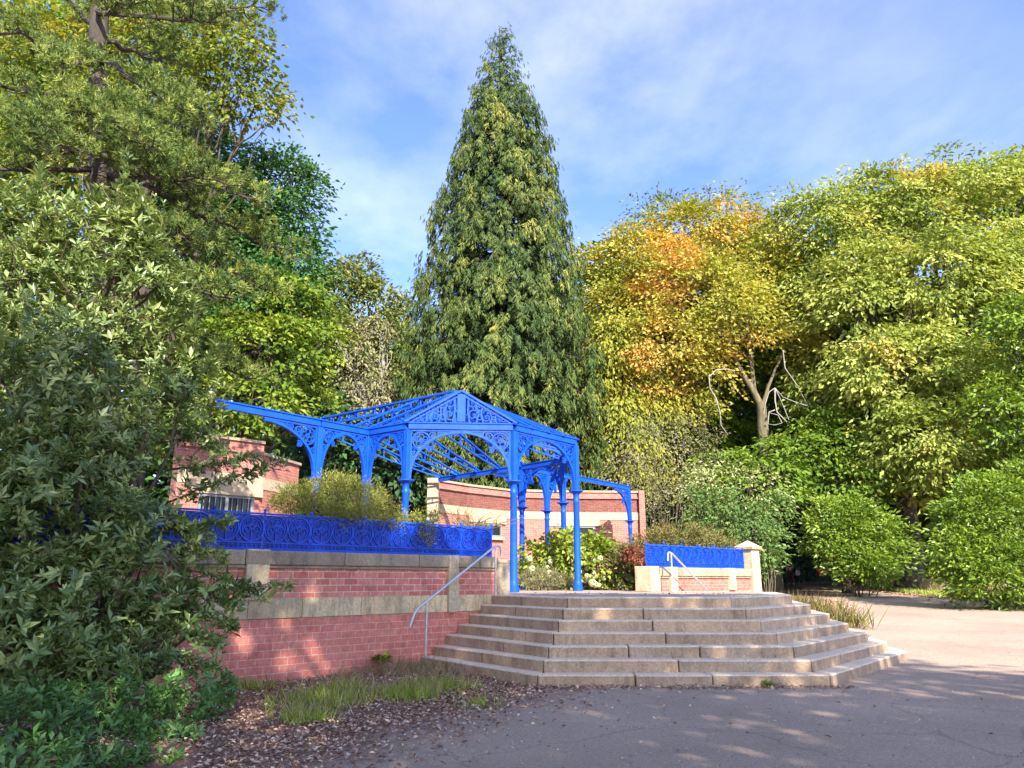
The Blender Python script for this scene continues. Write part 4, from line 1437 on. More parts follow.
ZT2 = LAND
shrub('heather_bush', 'yellow green feathery heath bush spilling over the left blue railing', 13.9, [(332, 497, 46, 21), (298, 499, 26, 16, -.7), (368, 505, 26, 16, .4), (396, 517, 14, 8, .7), (345, 514, 34, 9, -.55), (382, 522, 14, 7, 0)],
      'heather', 40, 30, .13, .06, .014, stems=34, flat=.9, droop=-.6, zbase=1.7, normal_up=.1, drop_under=.9, keep_back=.8)
shrub('heather_bush', 'small yellowish tuft on the coping just left of the bare twigs', 14.75, [(428, 518, 15, 7), (412, 522, 10, 6), (426, 532, 6, 14, -.25)], 'heather', 45, 26, .11, .06, .018, stems=8, flat=.9, droop=-.5, zbase=1.7, drop_under=.9)
shrub('hydrangea_bush', 'large lime green hydrangea with pale flower heads behind the two front blue columns', 23.0, [(555, 560, 32, 26), (600, 562, 34, 26), (578, 555, 30, 24, .5), (535, 572, 16, 18, -.3), (630, 570, 20, 20)],
      'hydrangea', 9, 26, .26, .17, .11, stems=14, flat=.7, droop=.3, zbase=LAND, drop_under=.9)
shrub('bronze_bush', 'low brown green bush right of the hydrangea by the wall end', 22.6, [(622, 572, 18, 17), (645, 570, 16, 18), (635, 585, 16, 8)], 'heather_brown', 10, 30, .2, .1, .05, stems=10, zbase=LAND, drop_under=.9)
shrub('red_bush', 'small russet leaved bush at the left end of the right blue panel', 21.6, [(638, 553, 13, 9), (646, 560, 8, 7)], 'red_leaf', 16, 24, .16, .1, .07, stems=5, zbase=LAND, drop_under=.9)
shrub('heath_hummock', 'brown green mounded heath behind the short blue railing panel', 22.4, [(680, 538, 38, 15, .4), (650, 543, 24, 13), (712, 546, 22, 12, 1), (625, 555, 20, 12, -.2)], 'heather_brown', 14, 30, .2, .1, .03, stems=16, flat=.8, droop=-.5, zbase=LAND + .3, drop_under=.9, normal_up=.1)
shrub('lavender_bush', 'low grey green lavender mound at the foot of the left front column', 21.3, [(541, 579, 22, 10), (525, 580, 10, 9), (562, 582, 12, 7)], 'leaf_grey', 22, 30, .15, .1, .018, stems=14, flat=.8, droop=-.9, zbase=LAND, drop_under=.9, normal_up=.1)

# pale mop heads on the hydrangea: copies of one head
src = None
hyd = [o for o in bpy.data.objects if o.name.startswith('hydrangea_bush')][0]
for k in range(34):
    px, py = random.choice([(548, 572), (560, 580), (585, 570), (600, 585), (620, 575), (575, 590 - 12), (540, 565), (610, 560)])
    p = at(px + random.gauss(0, 9), min(586, py + random.gauss(0, 7)), 22.35 + random.gauss(0, .12))
    if src is None:
        n = 90
        d_ = rand_dir(n)
        me = leaf_mesh('flower_head', d_ * .075, np.cross(d_, rand_dir(n)), d_, .06, .05)
        o = bpy.data.objects.new('flower_head', me); me.materials.append(M['petal']); src = o
    else:
        o = src.copy()
    col.objects.link(o)
    o.parent = hyd; o.location = p - hyd.location
    o.scale = [random.uniform(.7, 1.25)] * 3


# ------------------------------------------------------------------ near evergreen: rosettes of glossy leaves on branches
def rosettes(name, C, O, per, L, W, mat, parent, up=.5, spread=1.0, stem=.08, rnd_shift=None):
    n = len(C)
    D = unit(O * .7 + np.array([0, 0, up]) + rng.normal(size=(n, 3)) * .45)
    idx = np.repeat(np.arange(n), per)
    m = len(idx)
    T1 = unit(np.cross(D, rand_dir(n))); T2 = np.cross(D, T1)
    ang = (np.tile(np.arange(per), n) * 2.4 + rng.random(m) * .8)
    lay = np.tile(np.arange(per) / per, n)
    side = T1[idx] * np.cos(ang)[:, None] + T2[idx] * np.sin(ang)[:, None]
    A = unit(side * spread + D[idx] * (.15 + .9 * lay)[:, None] + rng.normal(size=(m, 3)) * .15)
    U = unit(D[idx] - side * .2 + rng.normal(size=(m, 3)) * .15)
    P = C[idx] - D[idx] * (stem * (1 - lay))[:, None] * 1.2
    s = (.5 + .75 * rng.random(m)) * (.65 + .75 * rng.random(n))[idx]
    r = .6 * rng.random(n)[idx] + .4 * rng.random(m)
    if rnd_shift is not None: r = np.clip(r + rnd_shift[idx], 0, 1)
    me = leaf_mesh(name, P, A, U, L * s, W * s, rnd=r, fold=.22, mid=.5)
    return link_mesh(name, me, mat, parent)


def evergreen():
    specs = [(20, 665, 70, 40, 8.9), (105, 660, 60, 30, 9.2), (35, 620, 90, 70, 9.2), (95, 565, 68, 72, 9.6), (20, 500, 90, 80, 9.4), (92, 470, 64, 68, 10.0), (60, 400, 90, 80, 10.2), (126, 425, 40, 48, 10.6), (118, 552, 36, 50, 10.2), (150, 590, 26, 26, 10.0),
             (-80, 450, 120, 200, 10), (145, 620, 46, 38, 9.9), (178, 608, 26, 22, 10.2), (170, 400, 38, 36, 10.8)]
    lobes = []
    for s in specs: lobes += px_lobes(s[4], [s[:4]], .75)
    base = (-6.0, 10.2, 0)
    t = thing('rhododendron_bush', 'huge dark glossy evergreen rhododendron filling the lower left before the wall', 'shrub', base)
    C, O = crown_points(lobes, 52, inner=.5, keep_back=.15, drop_under=.8, jag=.3)
    rosettes('foliage', C, O, 9, .125, .044, M['leaf_rhodo'], t, up=.5)
    # limbs
    mb = MB()
    for k in range(60):
        c, r = random.choice(lobes)
        d_ = rand_dir(1)[0]
        e = Vector((c[0] + d_[0] * r[0] * .95, c[1] - abs(d_[1]) * r[1] * .9, c[2] + d_[2] * r[2] * .95))
        b = Vector((base[0] + (c[0] - base[0]) * .5 + random.gauss(0, .2), 10.3 + random.gauss(0, .3), -.05))
        mb.tube(wobble(curve_pts(b, e, (random.gauss(0, .3), 0, .3), 8), .07), [.045 * (1 - i * .12) for i in range(8)], 6, cap=False)
    mb.build('stem', M['bark_twig'], t, smooth=True)
    # long sprays reaching right across the wall
    SP = [((160, 505), (215, 480), (284, 461), 10.9), ((165, 470), (215, 462), (262, 455), 11.0), ((150, 590), (215, 590), (290, 588), 10.2), ((150, 600), (200, 612), (235, 628), 10.0), ((150, 560), (215, 572), (262, 598), 10.2),
          ((150, 650), (175, 655), (215, 668), 9.6), ((150, 530), (195, 528), (232, 520), 10.6), ((150, 545), (200, 548), (225, 556), 10.4), ((170, 430), (205, 436), (228, 452), 11.2), ((170, 560), (205, 600), (240, 606), 10.1), ((170, 620), (195, 640), (222, 642), 9.8),
          ((130, 500), (175, 515), (205, 540), 10.5), ((120, 450), (175, 440), (220, 432), 11.0)]
    mb = MB(); PC, PO = [], []
    for a, b, c, d in SP:
        p = [at(*a, d), at(*b, d), at(*c, d)]
        pts = [p[0] * (1 - u_) ** 2 + p[1] * 2 * u_ * (1 - u_) + p[2] * u_ ** 2 for u_ in [i / 9 for i in range(10)]]
        pts = wobble(pts, .025)
        mb.tube(pts, [.02 * (1 - i * .085) for i in range(10)], 5, cap=False)
        dirv = (p[2] - p[0]).normalized()
        for k in range(44):
            f = .15 + .85 * (k / 43)
            i0 = min(8, int(f * 9)); q = pts[i0].lerp(pts[i0 + 1], f * 9 - i0)
            sd_ = Vector(rand_dir(1)[0]) * random.random() * .24 * (1.15 - f * .75)
            if sd_.length > .08 and k % 2: mb.tube([q - dirv * .1, q + sd_], [.006, .003], 4, cap=False)
            PC.append(q + sd_); PO.append(dirv * .9 + sd_.normalized() * .8)
    mb.build('spray_stem', M['bark_twig'], t)
    rosettes('spray_foliage', np.array([tuple(v) for v in PC]), unit(np.array([tuple(v) for v in PO])), 8, .11, .042, M['leaf_rhodo'], t, up=.25)

    # the lighter, sunlit tree behind it with upright sprigs
    specs = [(30, 330, 90, 90), (110, 330, 70, 85), (60, 255, 80, 70), (150, 300, 50, 60), (130, 240, 45, 50), (-60, 300, 90, 120), (165, 370, 46, 46), (20, 230, 50, 50)]
    lobes = px_lobes(12.4, specs, .7)
    base = (at(70, 500, 12.6).x, 12.6, 0)
    t = thing('holm_oak', 'sunlit yellow green evergreen with upright sprigs above the dark rhododendron', 'small tree', base)
    C, O = crown_points(lobes, 30, inner=.5, keep_back=.2, drop_under=.7, jag=.32)
    trunk_mesh(base, lobes, .12, M['bark_twig'], t, .3, 10, .025, name='trunk')
    mb = MB(); XC, XO = [], []
    for px, py, h in ((125, 150, 90), (40, 165, 70), (160, 215, 70), (75, 200, 60), (195, 300, 60), (8, 190, 60), (100, 185, 60), (180, 260, 55), (50, 215, 60), (140, 185, 50), (215, 345, 50)):
        a = at(px - 6, py + h + 25, 12.2); b = at(px, py, 12.2)
        pts = wobble(curve_pts(a, b, (.05, 0, 0), 8), .03)
        mb.tube(pts, [.02 * (1 - i * .12) for i in range(8)], 5, cap=False)
        for k in range(46):
            f = k / 45; i0 = min(6, int(f * 7)); q = pts[i0].lerp(pts[i0 + 1], f * 7 - i0)
            sd_ = Vector(rand_dir(1)[0]) * random.random() * .42 * (1.1 - f)
            XC.append(tuple(q + sd_)); XO.append((sd_.x * 2, sd_.y * 2, .8))
    mb.build('sprig_stem', M['bark_twig'], t)
    C = np.concatenate([C, np.array(XC)]); O = np.concatenate([O, unit(np.array(XO))])
    rosettes('foliage', C, O, 8, .15, .05, M['leaf_rhodo_top'], t, up=.9, spread=.8)

    # the low bush in front
    specs = [(40, 715, 60, 34, 7.6), (120, 705, 55, 34, 8.3), (190, 695, 44, 26, 8.9), (30, 770, 80, 40, 6.4), (115, 755, 60, 30, 7.0), (-60, 740, 80, 60, 7), (222, 690, 22, 18, 9.2), (170, 735, 34, 20, 7.9)]
    lobes = []
    for s in specs: lobes += px_lobes(s[4], [s[:4]], .8)
    t = thing('laurel_shrub', 'low spreading mid green evergreen at the lower left corner beside the litter', 'shrub', (-4.2, 7.8, 0))
    C, O = crown_points(lobes, 60, inner=.65, keep_back=.3, drop_under=.6, jag=.25)
    rosettes('foliage', C, O, 8, .085, .034, M['leaf_low'], t, up=.7)
    mb = MB()
    for k in range(50):
        c, r = random.choice(lobes); d_ = rand_dir(1)[0]
        e = Vector((c[0] + d_[0] * r[0] * .9, c[1] + d_[1] * r[1] * .9, c[2] + abs(d_[2]) * r[2] * .9))
        b = Vector((c[0] + random.gauss(0, .1), c[1] + random.gauss(0, .1), -.03))
        mb.tube([Vector((-4.2, 7.8, -.02)), b], .012, 4, cap=False)
        mb.tube(curve_pts(b, e, (0, 0, .05), 5), [.012, .01, .008, .006, .003], 5, cap=False)
    mb.build('stem', M['bark_twig'], t)


evergreen()


# ------------------------------------------------------------------ pine at the upper left
def pine():
    d = 17.0
    g0 = at(104, 560, d)
    t = thing('pine_tree', 'tall pine with dark trunk and layered needle tufts in the upper left corner', 'pine', (g0.x, d, 0))
    mb = MB()
    tp = [Vector((g0.x, d, 0)), at(104, 400, d), at(104, 250, d), at(102, 150, d), at(98, 60, d), at(102, -60, d), at(104, -260, d)]
    mb.tube(tp, [.36, .33, .29, .27, .24, .2, .12], 12)
    plates = [  # from trunk (x,y) to tip (x,y), half thickness, distance change, tone
        ((101, 60), (70, 62), 18, -1.6), ((102, 110), (120, 112), 18, -1.9), ((101, 15), (130, 0), 18, -1.6), ((102, 95), (-40, 78), 18, -1.2), ((102, 170), (-40, 165), 16, -1.4), ((100, 60), (-30, 20), 20, -.6), ((100, 30), (40, -30), 22, 0), ((102, 100), (30, 130), 18, -2.2),
        ((100, 60), (200, 110), 20, -1.5), ((102, 120), (250, 200), 20, -.8), ((102, 160), (285, 250), 18, .4), ((102, 170), (215, 180), 20, -1.8), ((100, 10), (230, 20), 18, -.5), ((100, -20), (262, 8), 14, .6),
        ((102, 200), (265, 290), 18, .3), ((104, 250), (230, 300), 18, -1), ((102, 90), (150, 150), 20, -2.4), ((102, 140), (60, 150), 16, -2.2), ((104, -60), (220, -30), 18, 0), ((104, -60), (-20, -50), 20, 0),
        ((104, 300), (250, 380), 16, .6), ((102, 130), (180, 130), 20, 1.5), ((102, 210), (190, 240), 18, -1.4), ((102, 40), (170, 60), 18, 1.2)]
    TP, TO, TD = [], [], []
    for (a, b, th, dd) in plates:
        A_ = at(*a, d); B_ = at(b[0], b[1], d + dd * 1.3)
        L = (B_ - A_).length
        pts = wobble(curve_pts(A_, B_, (0, 0, -.06 * L), 9), .08)
        mb.tube(pts, [.085 * (1 - .1 * i) for i in range(9)], 7, cap=False)
        axis = (B_ - A_).normalized(); sidev = axis.cross(Vector((0, 0, 1))).normalized()
        nb = int(L * 5) + 6
        for k in range(nb):
            f = .28 + .72 * (k + random.random()) / nb
            i0 = min(7, int(f * 8)); q = pts[i0].lerp(pts[i0 + 1], f * 8 - i0)
            w = (1.15 - .75 * f) * min(1.3, L * .35)
            e = q + sidev * random.uniform(-1, 1) * w + axis * random.uniform(0, .5) + Vector((0, 0, random.uniform(-.05, .4)))
            mb.tube([q, (q + e) / 2 + Vector((0, 0, -.06)), e], [.022, .015, .008], 4, cap=False)
            for m_ in range(8):
                h = e + Vector((random.gauss(0, .2), random.gauss(0, .2), random.gauss(0.05, .09)))
                TP.append(tuple(h)); o = (e - q).normalized() * .6 + Vector((0, 0, .9)) + Vector(rand_dir(1)[0]) * .35; TO.append(tuple(o)); TD.append(f)
    mb.build('trunk', M['bark'], t, smooth=True)
    C = np.array(TP); O = unit(np.array(TO)); n = len(C); per = 26
    idx = np.repeat(np.arange(n), per); m = n * per
    A = unit(O[idx] * .75 + rand_dir(m) * .85)
    P = C[idx] + O[idx] * (rng.random(m)[:, None] * .12 - .06)
    r = .6 * rng.random(n)[idx] + .4 * rng.random(m)
    me = leaf_mesh('needles', P, A, rand_dir(m), .14 * (.7 + .5 * rng.random(m)), .019, rnd=r, fold=.2)
    link_mesh('needles', me, M['needle_pine'], t)
    print('pine needles', m)


pine()


# ------------------------------------------------------------------ ground cover
def scatter_poly(poly, n):
    xs = [p[0] for p in poly]; ys = [p[1] for p in poly]
    out = []
    while len(out) < n:
        x, y = random.uniform(min(xs), max(xs)), random.uniform(min(ys), max(ys))
        ins = False
        for i in range(len(poly)):
            (x1, y1), (x2, y2) = poly[i], poly[i - 1]
            if (y1 > y) != (y2 > y) and x < (x2 - x1) * (y - y1) / (y2 - y1) + x1: ins = not ins
        if ins: out.append((x, y))
    return out


def litter(name, pts, L, W, zf, mat='litter_leaf', lift=.012):
    n = len(pts)
    P = np.array([(x, y, zf(x, y) + lift + random.random() * .02) for x, y in pts])
    a = rng.random(n) * 2 * PI
    A = np.stack([np.cos(a), np.sin(a), rng.normal(size=n) * .25], 1)
    U = unit(np.array([0, 0, 1.0]) + rng.normal(size=(n, 3)) * .35)
    me = leaf_mesh(name, P, A, U, L * (.5 + rng.random(n)), W * (.5 + rng.random(n)), fold=.3)
    return tag(link_mesh(name, me, M[mat]), kind='stuff')


bed = [(-7, 8.6), (-2.6, 7.0), (-1.9, 8.3), (-.3, 11.2), (.3, 11.6), (-1.6, 14.2)]
pts = scatter_poly(bed, 9000)
edge = []
for k in range(5000):
    y = random.uniform(4.5, 11.6); x = lerp_list(LEFT, y) + abs(random.gauss(0, .8)); edge.append((x, y))
for k in range(220): edge.append((random.uniform(-3, 9), random.uniform(4.5, 13)))
edge += [(random.uniform(.4, 4.8), 11.55 - abs(random.gauss(0, .12))) for k in range(500)]
litter('fallen_leaves', pts + edge, .055, .03, lambda x, y: .006)
litter('tarmac_litter', [(random.uniform(-3, 12), random.uniform(4.5, 22)) for k in range(9000)], .018, .012, lambda x, y: gz(x, y) + .004)
vg = []
for k in range(2600):
    y = random.uniform(19, 50); x = lerp_list(RIGHT, min(y, 55)) + random.gauss(0, .35); vg.append((x, y))
for k in range(900):
    y = random.uniform(19, 34); x = lerp_list(LEFT, y) + abs(random.gauss(0, .4)); vg.append((x, y))
litter('leaf_scatter', vg, .13, .08, lambda x, y: gz(x, y) + .006)
sl2 = [(x, y) for x, y in scatter_poly([(.9, 13.6), (4, 13.5), (5.2, 15.3), (3.5, 19), (.2, 16)], 90)]
litter('leaf_litter', sl2, .05, .03, lambda x, y: LAND)


def blades(name, pts, H, W, mat, zf, lean=.5, kind='stuff', label=None, cat=None):
    n = len(pts)
    P = np.array([(x, y, zf(x, y) - .01) for x, y in pts])
    A = unit(np.stack([rng.normal(size=n) * lean, rng.normal(size=n) * lean, np.ones(n)], 1))
    me = leaf_mesh(name, P, A, rand_dir(n), H * (.4 + .8 * rng.random(n)), W, fold=.1, mid=.35)
    o = link_mesh(name, me, M[mat])
    return tag(o, label, cat, kind=kind)


def clump(cx, cy, rx, ry, n):
    return [(cx + random.gauss(0, rx), cy + random.gauss(0, ry)) for _ in range(n)]


def gp(px, py):     # ground point seen at a pixel low in the picture
    a, b = (px - 512) / F_PX, (384 - py) / F_PX
    dy = math.cos(PITCH) - b * math.sin(PITCH); dz = math.sin(PITCH) + b * math.cos(PITCH)
    s = -CAM_H / dz
    return (a * s, dy * s)


zero = lambda x, y: 0.0
g1, s1 = [], []
for px, py, sx, sy, n in ((322, 704, .26, .28, 900), (345, 694, .16, .2, 400), (305, 722, .15, .12, 260), (408, 698, .22, .2, 600), (428, 690, .18, .16, 380), (480, 708, .12, .08, 60), (450, 690, .2, .15, 160), (250, 690, .2, .1, 150)):
    c = gp(px, py); g1 += clump(c[0], c[1], sx, sy, n); s1 += clump(c[0] + .05, c[1] + .2, sx * 1.3, sy * 1.2, n // 3)
for px, py, sx, sy, n in ((405, 674, .35, .22, 650), (440, 670, .25, .22, 300), (350, 680, .2, .2, 120)):
    c = gp(px, py); s1 += clump(c[0], c[1], sx, sy, n)
ok = lambda p: p[1] < p[0] + WL - .03 and not (p[0] > -1.7 and p[1] > 11.6 - (p[0] - .36) * 1.37 - .02)
g1 = [p for p in g1 if ok(p)]; s1 = [p for p in s1 if ok(p)]
blades('grass', g1, .23, .011, 'grass', zero, .6)
blades('dry_grass', s1, .3, .008, 'straw', zero, .7)
# rough verge beyond the path
vp = []
for k in range(26000):
    y = random.uniform(27, 52); x = lerp_list(RIGHT, y) + abs(random.gauss(0, 1.6)) + .1; vp.append((x, y))
blades('verge_grass', vp, .3, .03, 'grass', gz, .4)
vp = []
for k in range(3500):
    y = random.uniform(30, 48); x = lerp_list(RIGHT, y) + 1.2 + abs(random.gauss(0, 1.3)); vp.append((x, y))
blades('verge_straw', vp, .75, .03, 'straw', gz, .25)
# weeds beside the far side of the steps
wp = []
for k in range(1300):
    y = random.uniform(21.2, 30); x = lerp_list(LEFT, y) - abs(random.gauss(0, .55)) - .15; wp.append((x, y))
wp = [p for p in wp if p[0] > 6.9 and p[1] < p[0] + 22]
blades('tall_dry_weeds', wp, .5, .011, 'straw', gz, .2)
blades('green_weeds', [(x + .25, y) for x, y in random.sample(wp, 500)], .2, .02, 'grass', gz, .7)
wp = [(random.uniform(7.6, 9.6), random.uniform(21, 27)) for _ in range(1500)]
blades('brambles', wp, .8, .03, 'heather_brown', gz, .6)

# bare dry twigs behind the end of the left railing
t = thing('bare_shrub', 'leafless pale twiggy shrub behind the right end of the long blue railing', 'shrub', tuple(at(475, 530, 17.2)))
mb = MB()
for k in range(70):
    a = at(470 + random.gauss(0, 8), 535, 17.3 + random.gauss(0, .15)); b = at(472 + random.gauss(0, 19), random.uniform(506, 524), 17.2 + random.gauss(0, .3))
    mb.tube(wobble(curve_pts(a, b, (random.gauss(0, .1), 0, .1), 5), .03), [.012, .009, .007, .005, .003], 4, cap=False)
mb.build('twigs', M['straw'], t)


def weed(label, p, r, n, L, W, mat, up=.6):
    a = rng.random(n) * 2 * PI
    P = np.array(p) + np.stack([np.cos(a) * r * .3 * rng.random(n), np.sin(a) * r * .3 * rng.random(n), rng.random(n) * r * .5], 1)
    A = np.stack([np.cos(a), np.sin(a), up + rng.normal(size=n) * .3], 1)
    me = leaf_mesh('weed', P, A, np.array([0, 0, 1.0]) + rng.normal(size=(n, 3)) * .2, L * (.6 + .7 * rng.random(n)), W)
    o = link_mesh('weed', me, M[mat]); tag(o, label, 'weed', 'weeds rooted at the foot of the stonework')


g_ = gp(765, 687); weed('small green weed at the foot of the lowest step', (g_[0], 11.52, .005), .1, 40, .09, .035, 'leaf_laurel')
weed('broad leaved green weed against the brick wall near the handrail', (-2.2, 13.55, .1), .18, 26, .2, .1, 'leaf_laurel')
g_ = gp(600, 688); weed('tiny weed at the middle of the lowest step', (g_[0], 11.5, .005), .06, 22, .05, .02, 'leaf_laurel')

# ------------------------------------------------------------------ litter bin, people, dog
bp = at(821, 568, 49.0); z0 = gz(bp.x, bp.y)
t = thing('litter_bin', 'small bright red bin on a dark post at the path bend', 'bin', (bp.x, bp.y, z0))
mb = MB(); mb.bar((bp.x, bp.y + .22, z0), (bp.x, bp.y + .22, z0 + 1.25), .08); mb.build('post', M['bark'], t)
mb = MB()
a, b_ = .27, .22
zz0, zz1 = z0 + .62, z0 + 1.2
vs = [(bp.x + sx * a * k, bp.y + sy * .2 * k, z) for z, k in ((zz0, .88), (zz1, 1.0)) for sx, sy in ((-1, -1), (1, -1), (1, 1), (-1, 1))]
mb.add(vs, [(3, 2, 1, 0), (4, 5, 6, 7), (0, 1, 5, 4), (1, 2, 6, 5), (2, 3, 7, 6), (3, 0, 4, 7)])
mb.build('body', plain_mat('red_paint', (.62, .03, .04), .4), t, bevel=.02)
mb = MB(); mb.box((bp.x, bp.y, zz1 + .035), (.6, .46, .05)); mb.build('lid', plain_mat('dark_lid', (.03, .03, .035), .5), t, bevel=.015)


def skinned(name, verts, edges, radii, mat, parent, sub=1):
    me = bpy.data.meshes.new(name)
    me.from_pydata(verts, edges, [])
    o = link_mesh(name, me, mat, parent, world=False)
    sk = o.modifiers.new('skin', 'SKIN')
    for i, r in enumerate(radii):
        me.skin_vertices[0].data[i].radius = (r, r)
    me.skin_vertices[0].data[0].use_root = True
    sk.use_smooth_shade = True
    ss = o.modifiers.new('sub', 'SUBSURF'); ss.levels = sub; ss.render_levels = sub
    return o


M['skin'] = plain_mat('skin', (.5, .3, .22), .5)


def person(label, loc, rz, h, topm, legm, hairm, stride=.16, extra=None):
    """a walker seen from behind; local +y is forward; body, clothing, hair"""
    t = thing('person', label, 'person', loc, None)
    t.rotation_euler = (0, 0, rz)
    k = h / 1.7
    s = stride
    V = [(0, 0, .92), (0, 0, 1.1), (0, .01, 1.3), (0, 0, 1.44), (0, .02, 1.5), (0, .03, 1.58), (0, .03, 1.66),
         (-.17, 0, 1.4), (-.22, -.03, 1.14), (-.2, .06, .9), (-.2, .08, .82), (.17, 0, 1.4), (.22, .03, 1.14), (.21, .14, .92), (.21, .17, .84),
         (-.09, 0, .88), (-.1, s * .6, .5), (-.1, s, .1), (-.1, s + .16, .04), (.09, 0, .88), (.1, -s * .3, .5), (.1, -s, .11), (.1, -s + .15, .04)]
    Rr = [.13, .12, .13, .07, .055, .09, .075, .06, .045, .034, .03, .06, .045, .034, .03, .085, .058, .042, .035, .085, .058, .042, .035]
    E = [(0, 1), (1, 2), (2, 3), (3, 4), (4, 5), (5, 6), (2, 7), (7, 8), (8, 9), (9, 10), (2, 11), (11, 12), (12, 13), (13, 14), (0, 15), (15, 16), (16, 17), (17, 18), (0, 19), (19, 20), (20, 21), (21, 22)]
    # fingers and thumb: short chains from the palm
    for side, hnd in ((-1, 10), (1, 14)):
        px, py, pz = V[hnd]
        for q in range(4):
            i = len(V)
            V.append((px, py - .024 + .016 * q, pz - .045)); V.append((px - side * .01, py - .024 + .016 * q + .005, pz - .085 + .006 * abs(q - 1.4)))
            Rr += [.0085, .007]; E += [(hnd, i), (i, i + 1)]
        i = len(V); V.append((px - side * .012, py + .04, pz - .03)); Rr.append(.009); E.append((hnd, i))
    skinned('body', [tuple(c * k for c in v) for v in V], E, [r * k for r in Rr], M['skin'], t)
    tv = [(0, 0, .93), (0, 0, 1.1), (0, .01, 1.3), (0, 0, 1.43), (-.17, 0, 1.4), (-.22, -.03, 1.14), (-.205, .05, .93), (.17, 0, 1.4), (.22, .03, 1.14), (.212, .12, .95)]
    skinned('top', [tuple(c * k for c in v) for v in tv], [(0, 1), (1, 2), (2, 3), (2, 4), (4, 5), (5, 6), (2, 7), (7, 8), (8, 9)], [r * k for r in (.16, .145, .155, .085, .078, .062, .05, .078, .062, .05)], topm, t)
    lv = [(0, 0, .9), (-.09, 0, .86), (-.1, s * .6, .5), (-.1, s, .12), (.09, 0, .86), (.1, -s * .3, .5), (.1, -s, .13)]
    skinned('trousers', [tuple(c * k for c in v) for v in lv], [(0, 1), (1, 2), (2, 3), (0, 4), (4, 5), (5, 6)], [r * k for r in (.145, .105, .075, .06, .105, .075, .06)], legm, t)
    skinned('hair', [tuple(c * k for c in v) for v in [(0, .0, 1.56), (0, -.02, 1.63), (0, .02, 1.7)]], [(0, 1), (1, 2)], [.085 * k, .105 * k, .06 * k], hairm, t)
    return t


pp_ = at(791.5, 585, 50.0)
person('walker in a pale pink top and dark plum trousers heading away on the path', (pp_.x, 50.0, gz(0, 50)), R(4), 1.62, plain_mat('pink_cloth', (.9, .55, .65), .8), plain_mat('plum_cloth', (.07, .015, .03), .8), plain_mat('blond_hair', (.3, .22, .1), .7))
pp_ = at(801.5, 580, 52.5)
pt = person('walker in a dark teal coat and pale hat beside the one in pink', (pp_.x, 52.5, gz(0, 52.5)), R(-8), 1.76, plain_mat('teal_cloth', (.04, .14, .16), .8), plain_mat('green_cloth', (.05, .11, .07), .8), plain_mat('dark_hair', (.05, .04, .03), .7))
mb = MB()
mb.lathe([(.09, 1.66), (.2, 1.675), (.2, 1.69), (.12, 1.7), (.11, 1.8), (.05, 1.84)], (0, .02, .03), 14)
mb.build('hat', plain_mat('pale_hat', (.75, .8, .8), .8), pt, world=False)
bg_ = at(797.5, 570, 52.2)
t = thing('shopping_bag', 'white carrier bag held between the two walkers', 'bag', (bg_.x, 52.2, gz(0, 52) + .55))
mb = MB(); mb.lathe([(.1, 0), (.15, .05), (.16, .2), (.13, .32), (.04, .36)], (bg_.x, 52.2, gz(0, 52) + .55), 10)
mb.tube([(bg_.x - .06, 52.2, gz(0, 52) + .88), (bg_.x - .03, 52.2, gz(0, 52) + 1.0), (bg_.x + .04, 52.2, gz(0, 52) + 1.0), (bg_.x + .06, 52.2, gz(0, 52) + .88)], .012, 5)
mb.build('sack', plain_mat('white_plastic', (.8, .8, .82), .4), t, smooth=True)
dp = at(779.5, 584, 44.0)
t = thing('dog', 'small dark dog standing at the path edge left of the walkers', 'dog', (dp.x, 44, gz(0, 44)))
DV = [(-.25, 0, .42), (0, 0, .42), (.2, 0, .44), (.32, 0, .56), (.4, 0, .66), (.52, 0, .64), (-.36, 0, .5), (-.46, 0, .6),
      (-.28, .08, .28), (-.34, .08, .17), (-.31, .08, .03), (-.28, -.08, .28), (-.34, -.08, .17), (-.31, -.08, .03), (.2, .08, .26), (.21, .08, .14), (.22, .08, .03), (.2, -.08, .26), (.2, -.08, .14), (.22, -.08, .03), (.38, .05, .74), (.38, -.05, .74)]
DE = [(0, 1), (1, 2), (2, 3), (3, 4), (4, 5), (0, 6), (6, 7), (0, 8), (8, 9), (9, 10), (0, 11), (11, 12), (12, 13), (2, 14), (14, 15), (15, 16), (2, 17), (17, 18), (18, 19), (4, 20), (4, 21)]
skinned('body', DV, DE, [.1, .11, .12, .07, .075, .04, .03, .02, .055, .03, .025, .055, .03, .025, .04, .028, .025, .04, .028, .025, .025, .025], plain_mat('dark_fur', (.03, .03, .032), .8), t)
t.rotation_euler = (0, 0, R(60))


# ------------------------------------------------------------------ trees behind the viewer whose shade falls on the tarmac
def shade_tree(base, lobes, label):
    t = thing('shade_tree', label, 'tree', base, 'trees standing behind the viewer')
    trunk_mesh(base, lobes, .4, M['bark'], t, .35, 4, .04)
    broadleaf('crown', lobes, .55, 36, 1.3, .45, .27, M['leaf_green'], t, keep_back=1.0, flat=.5)


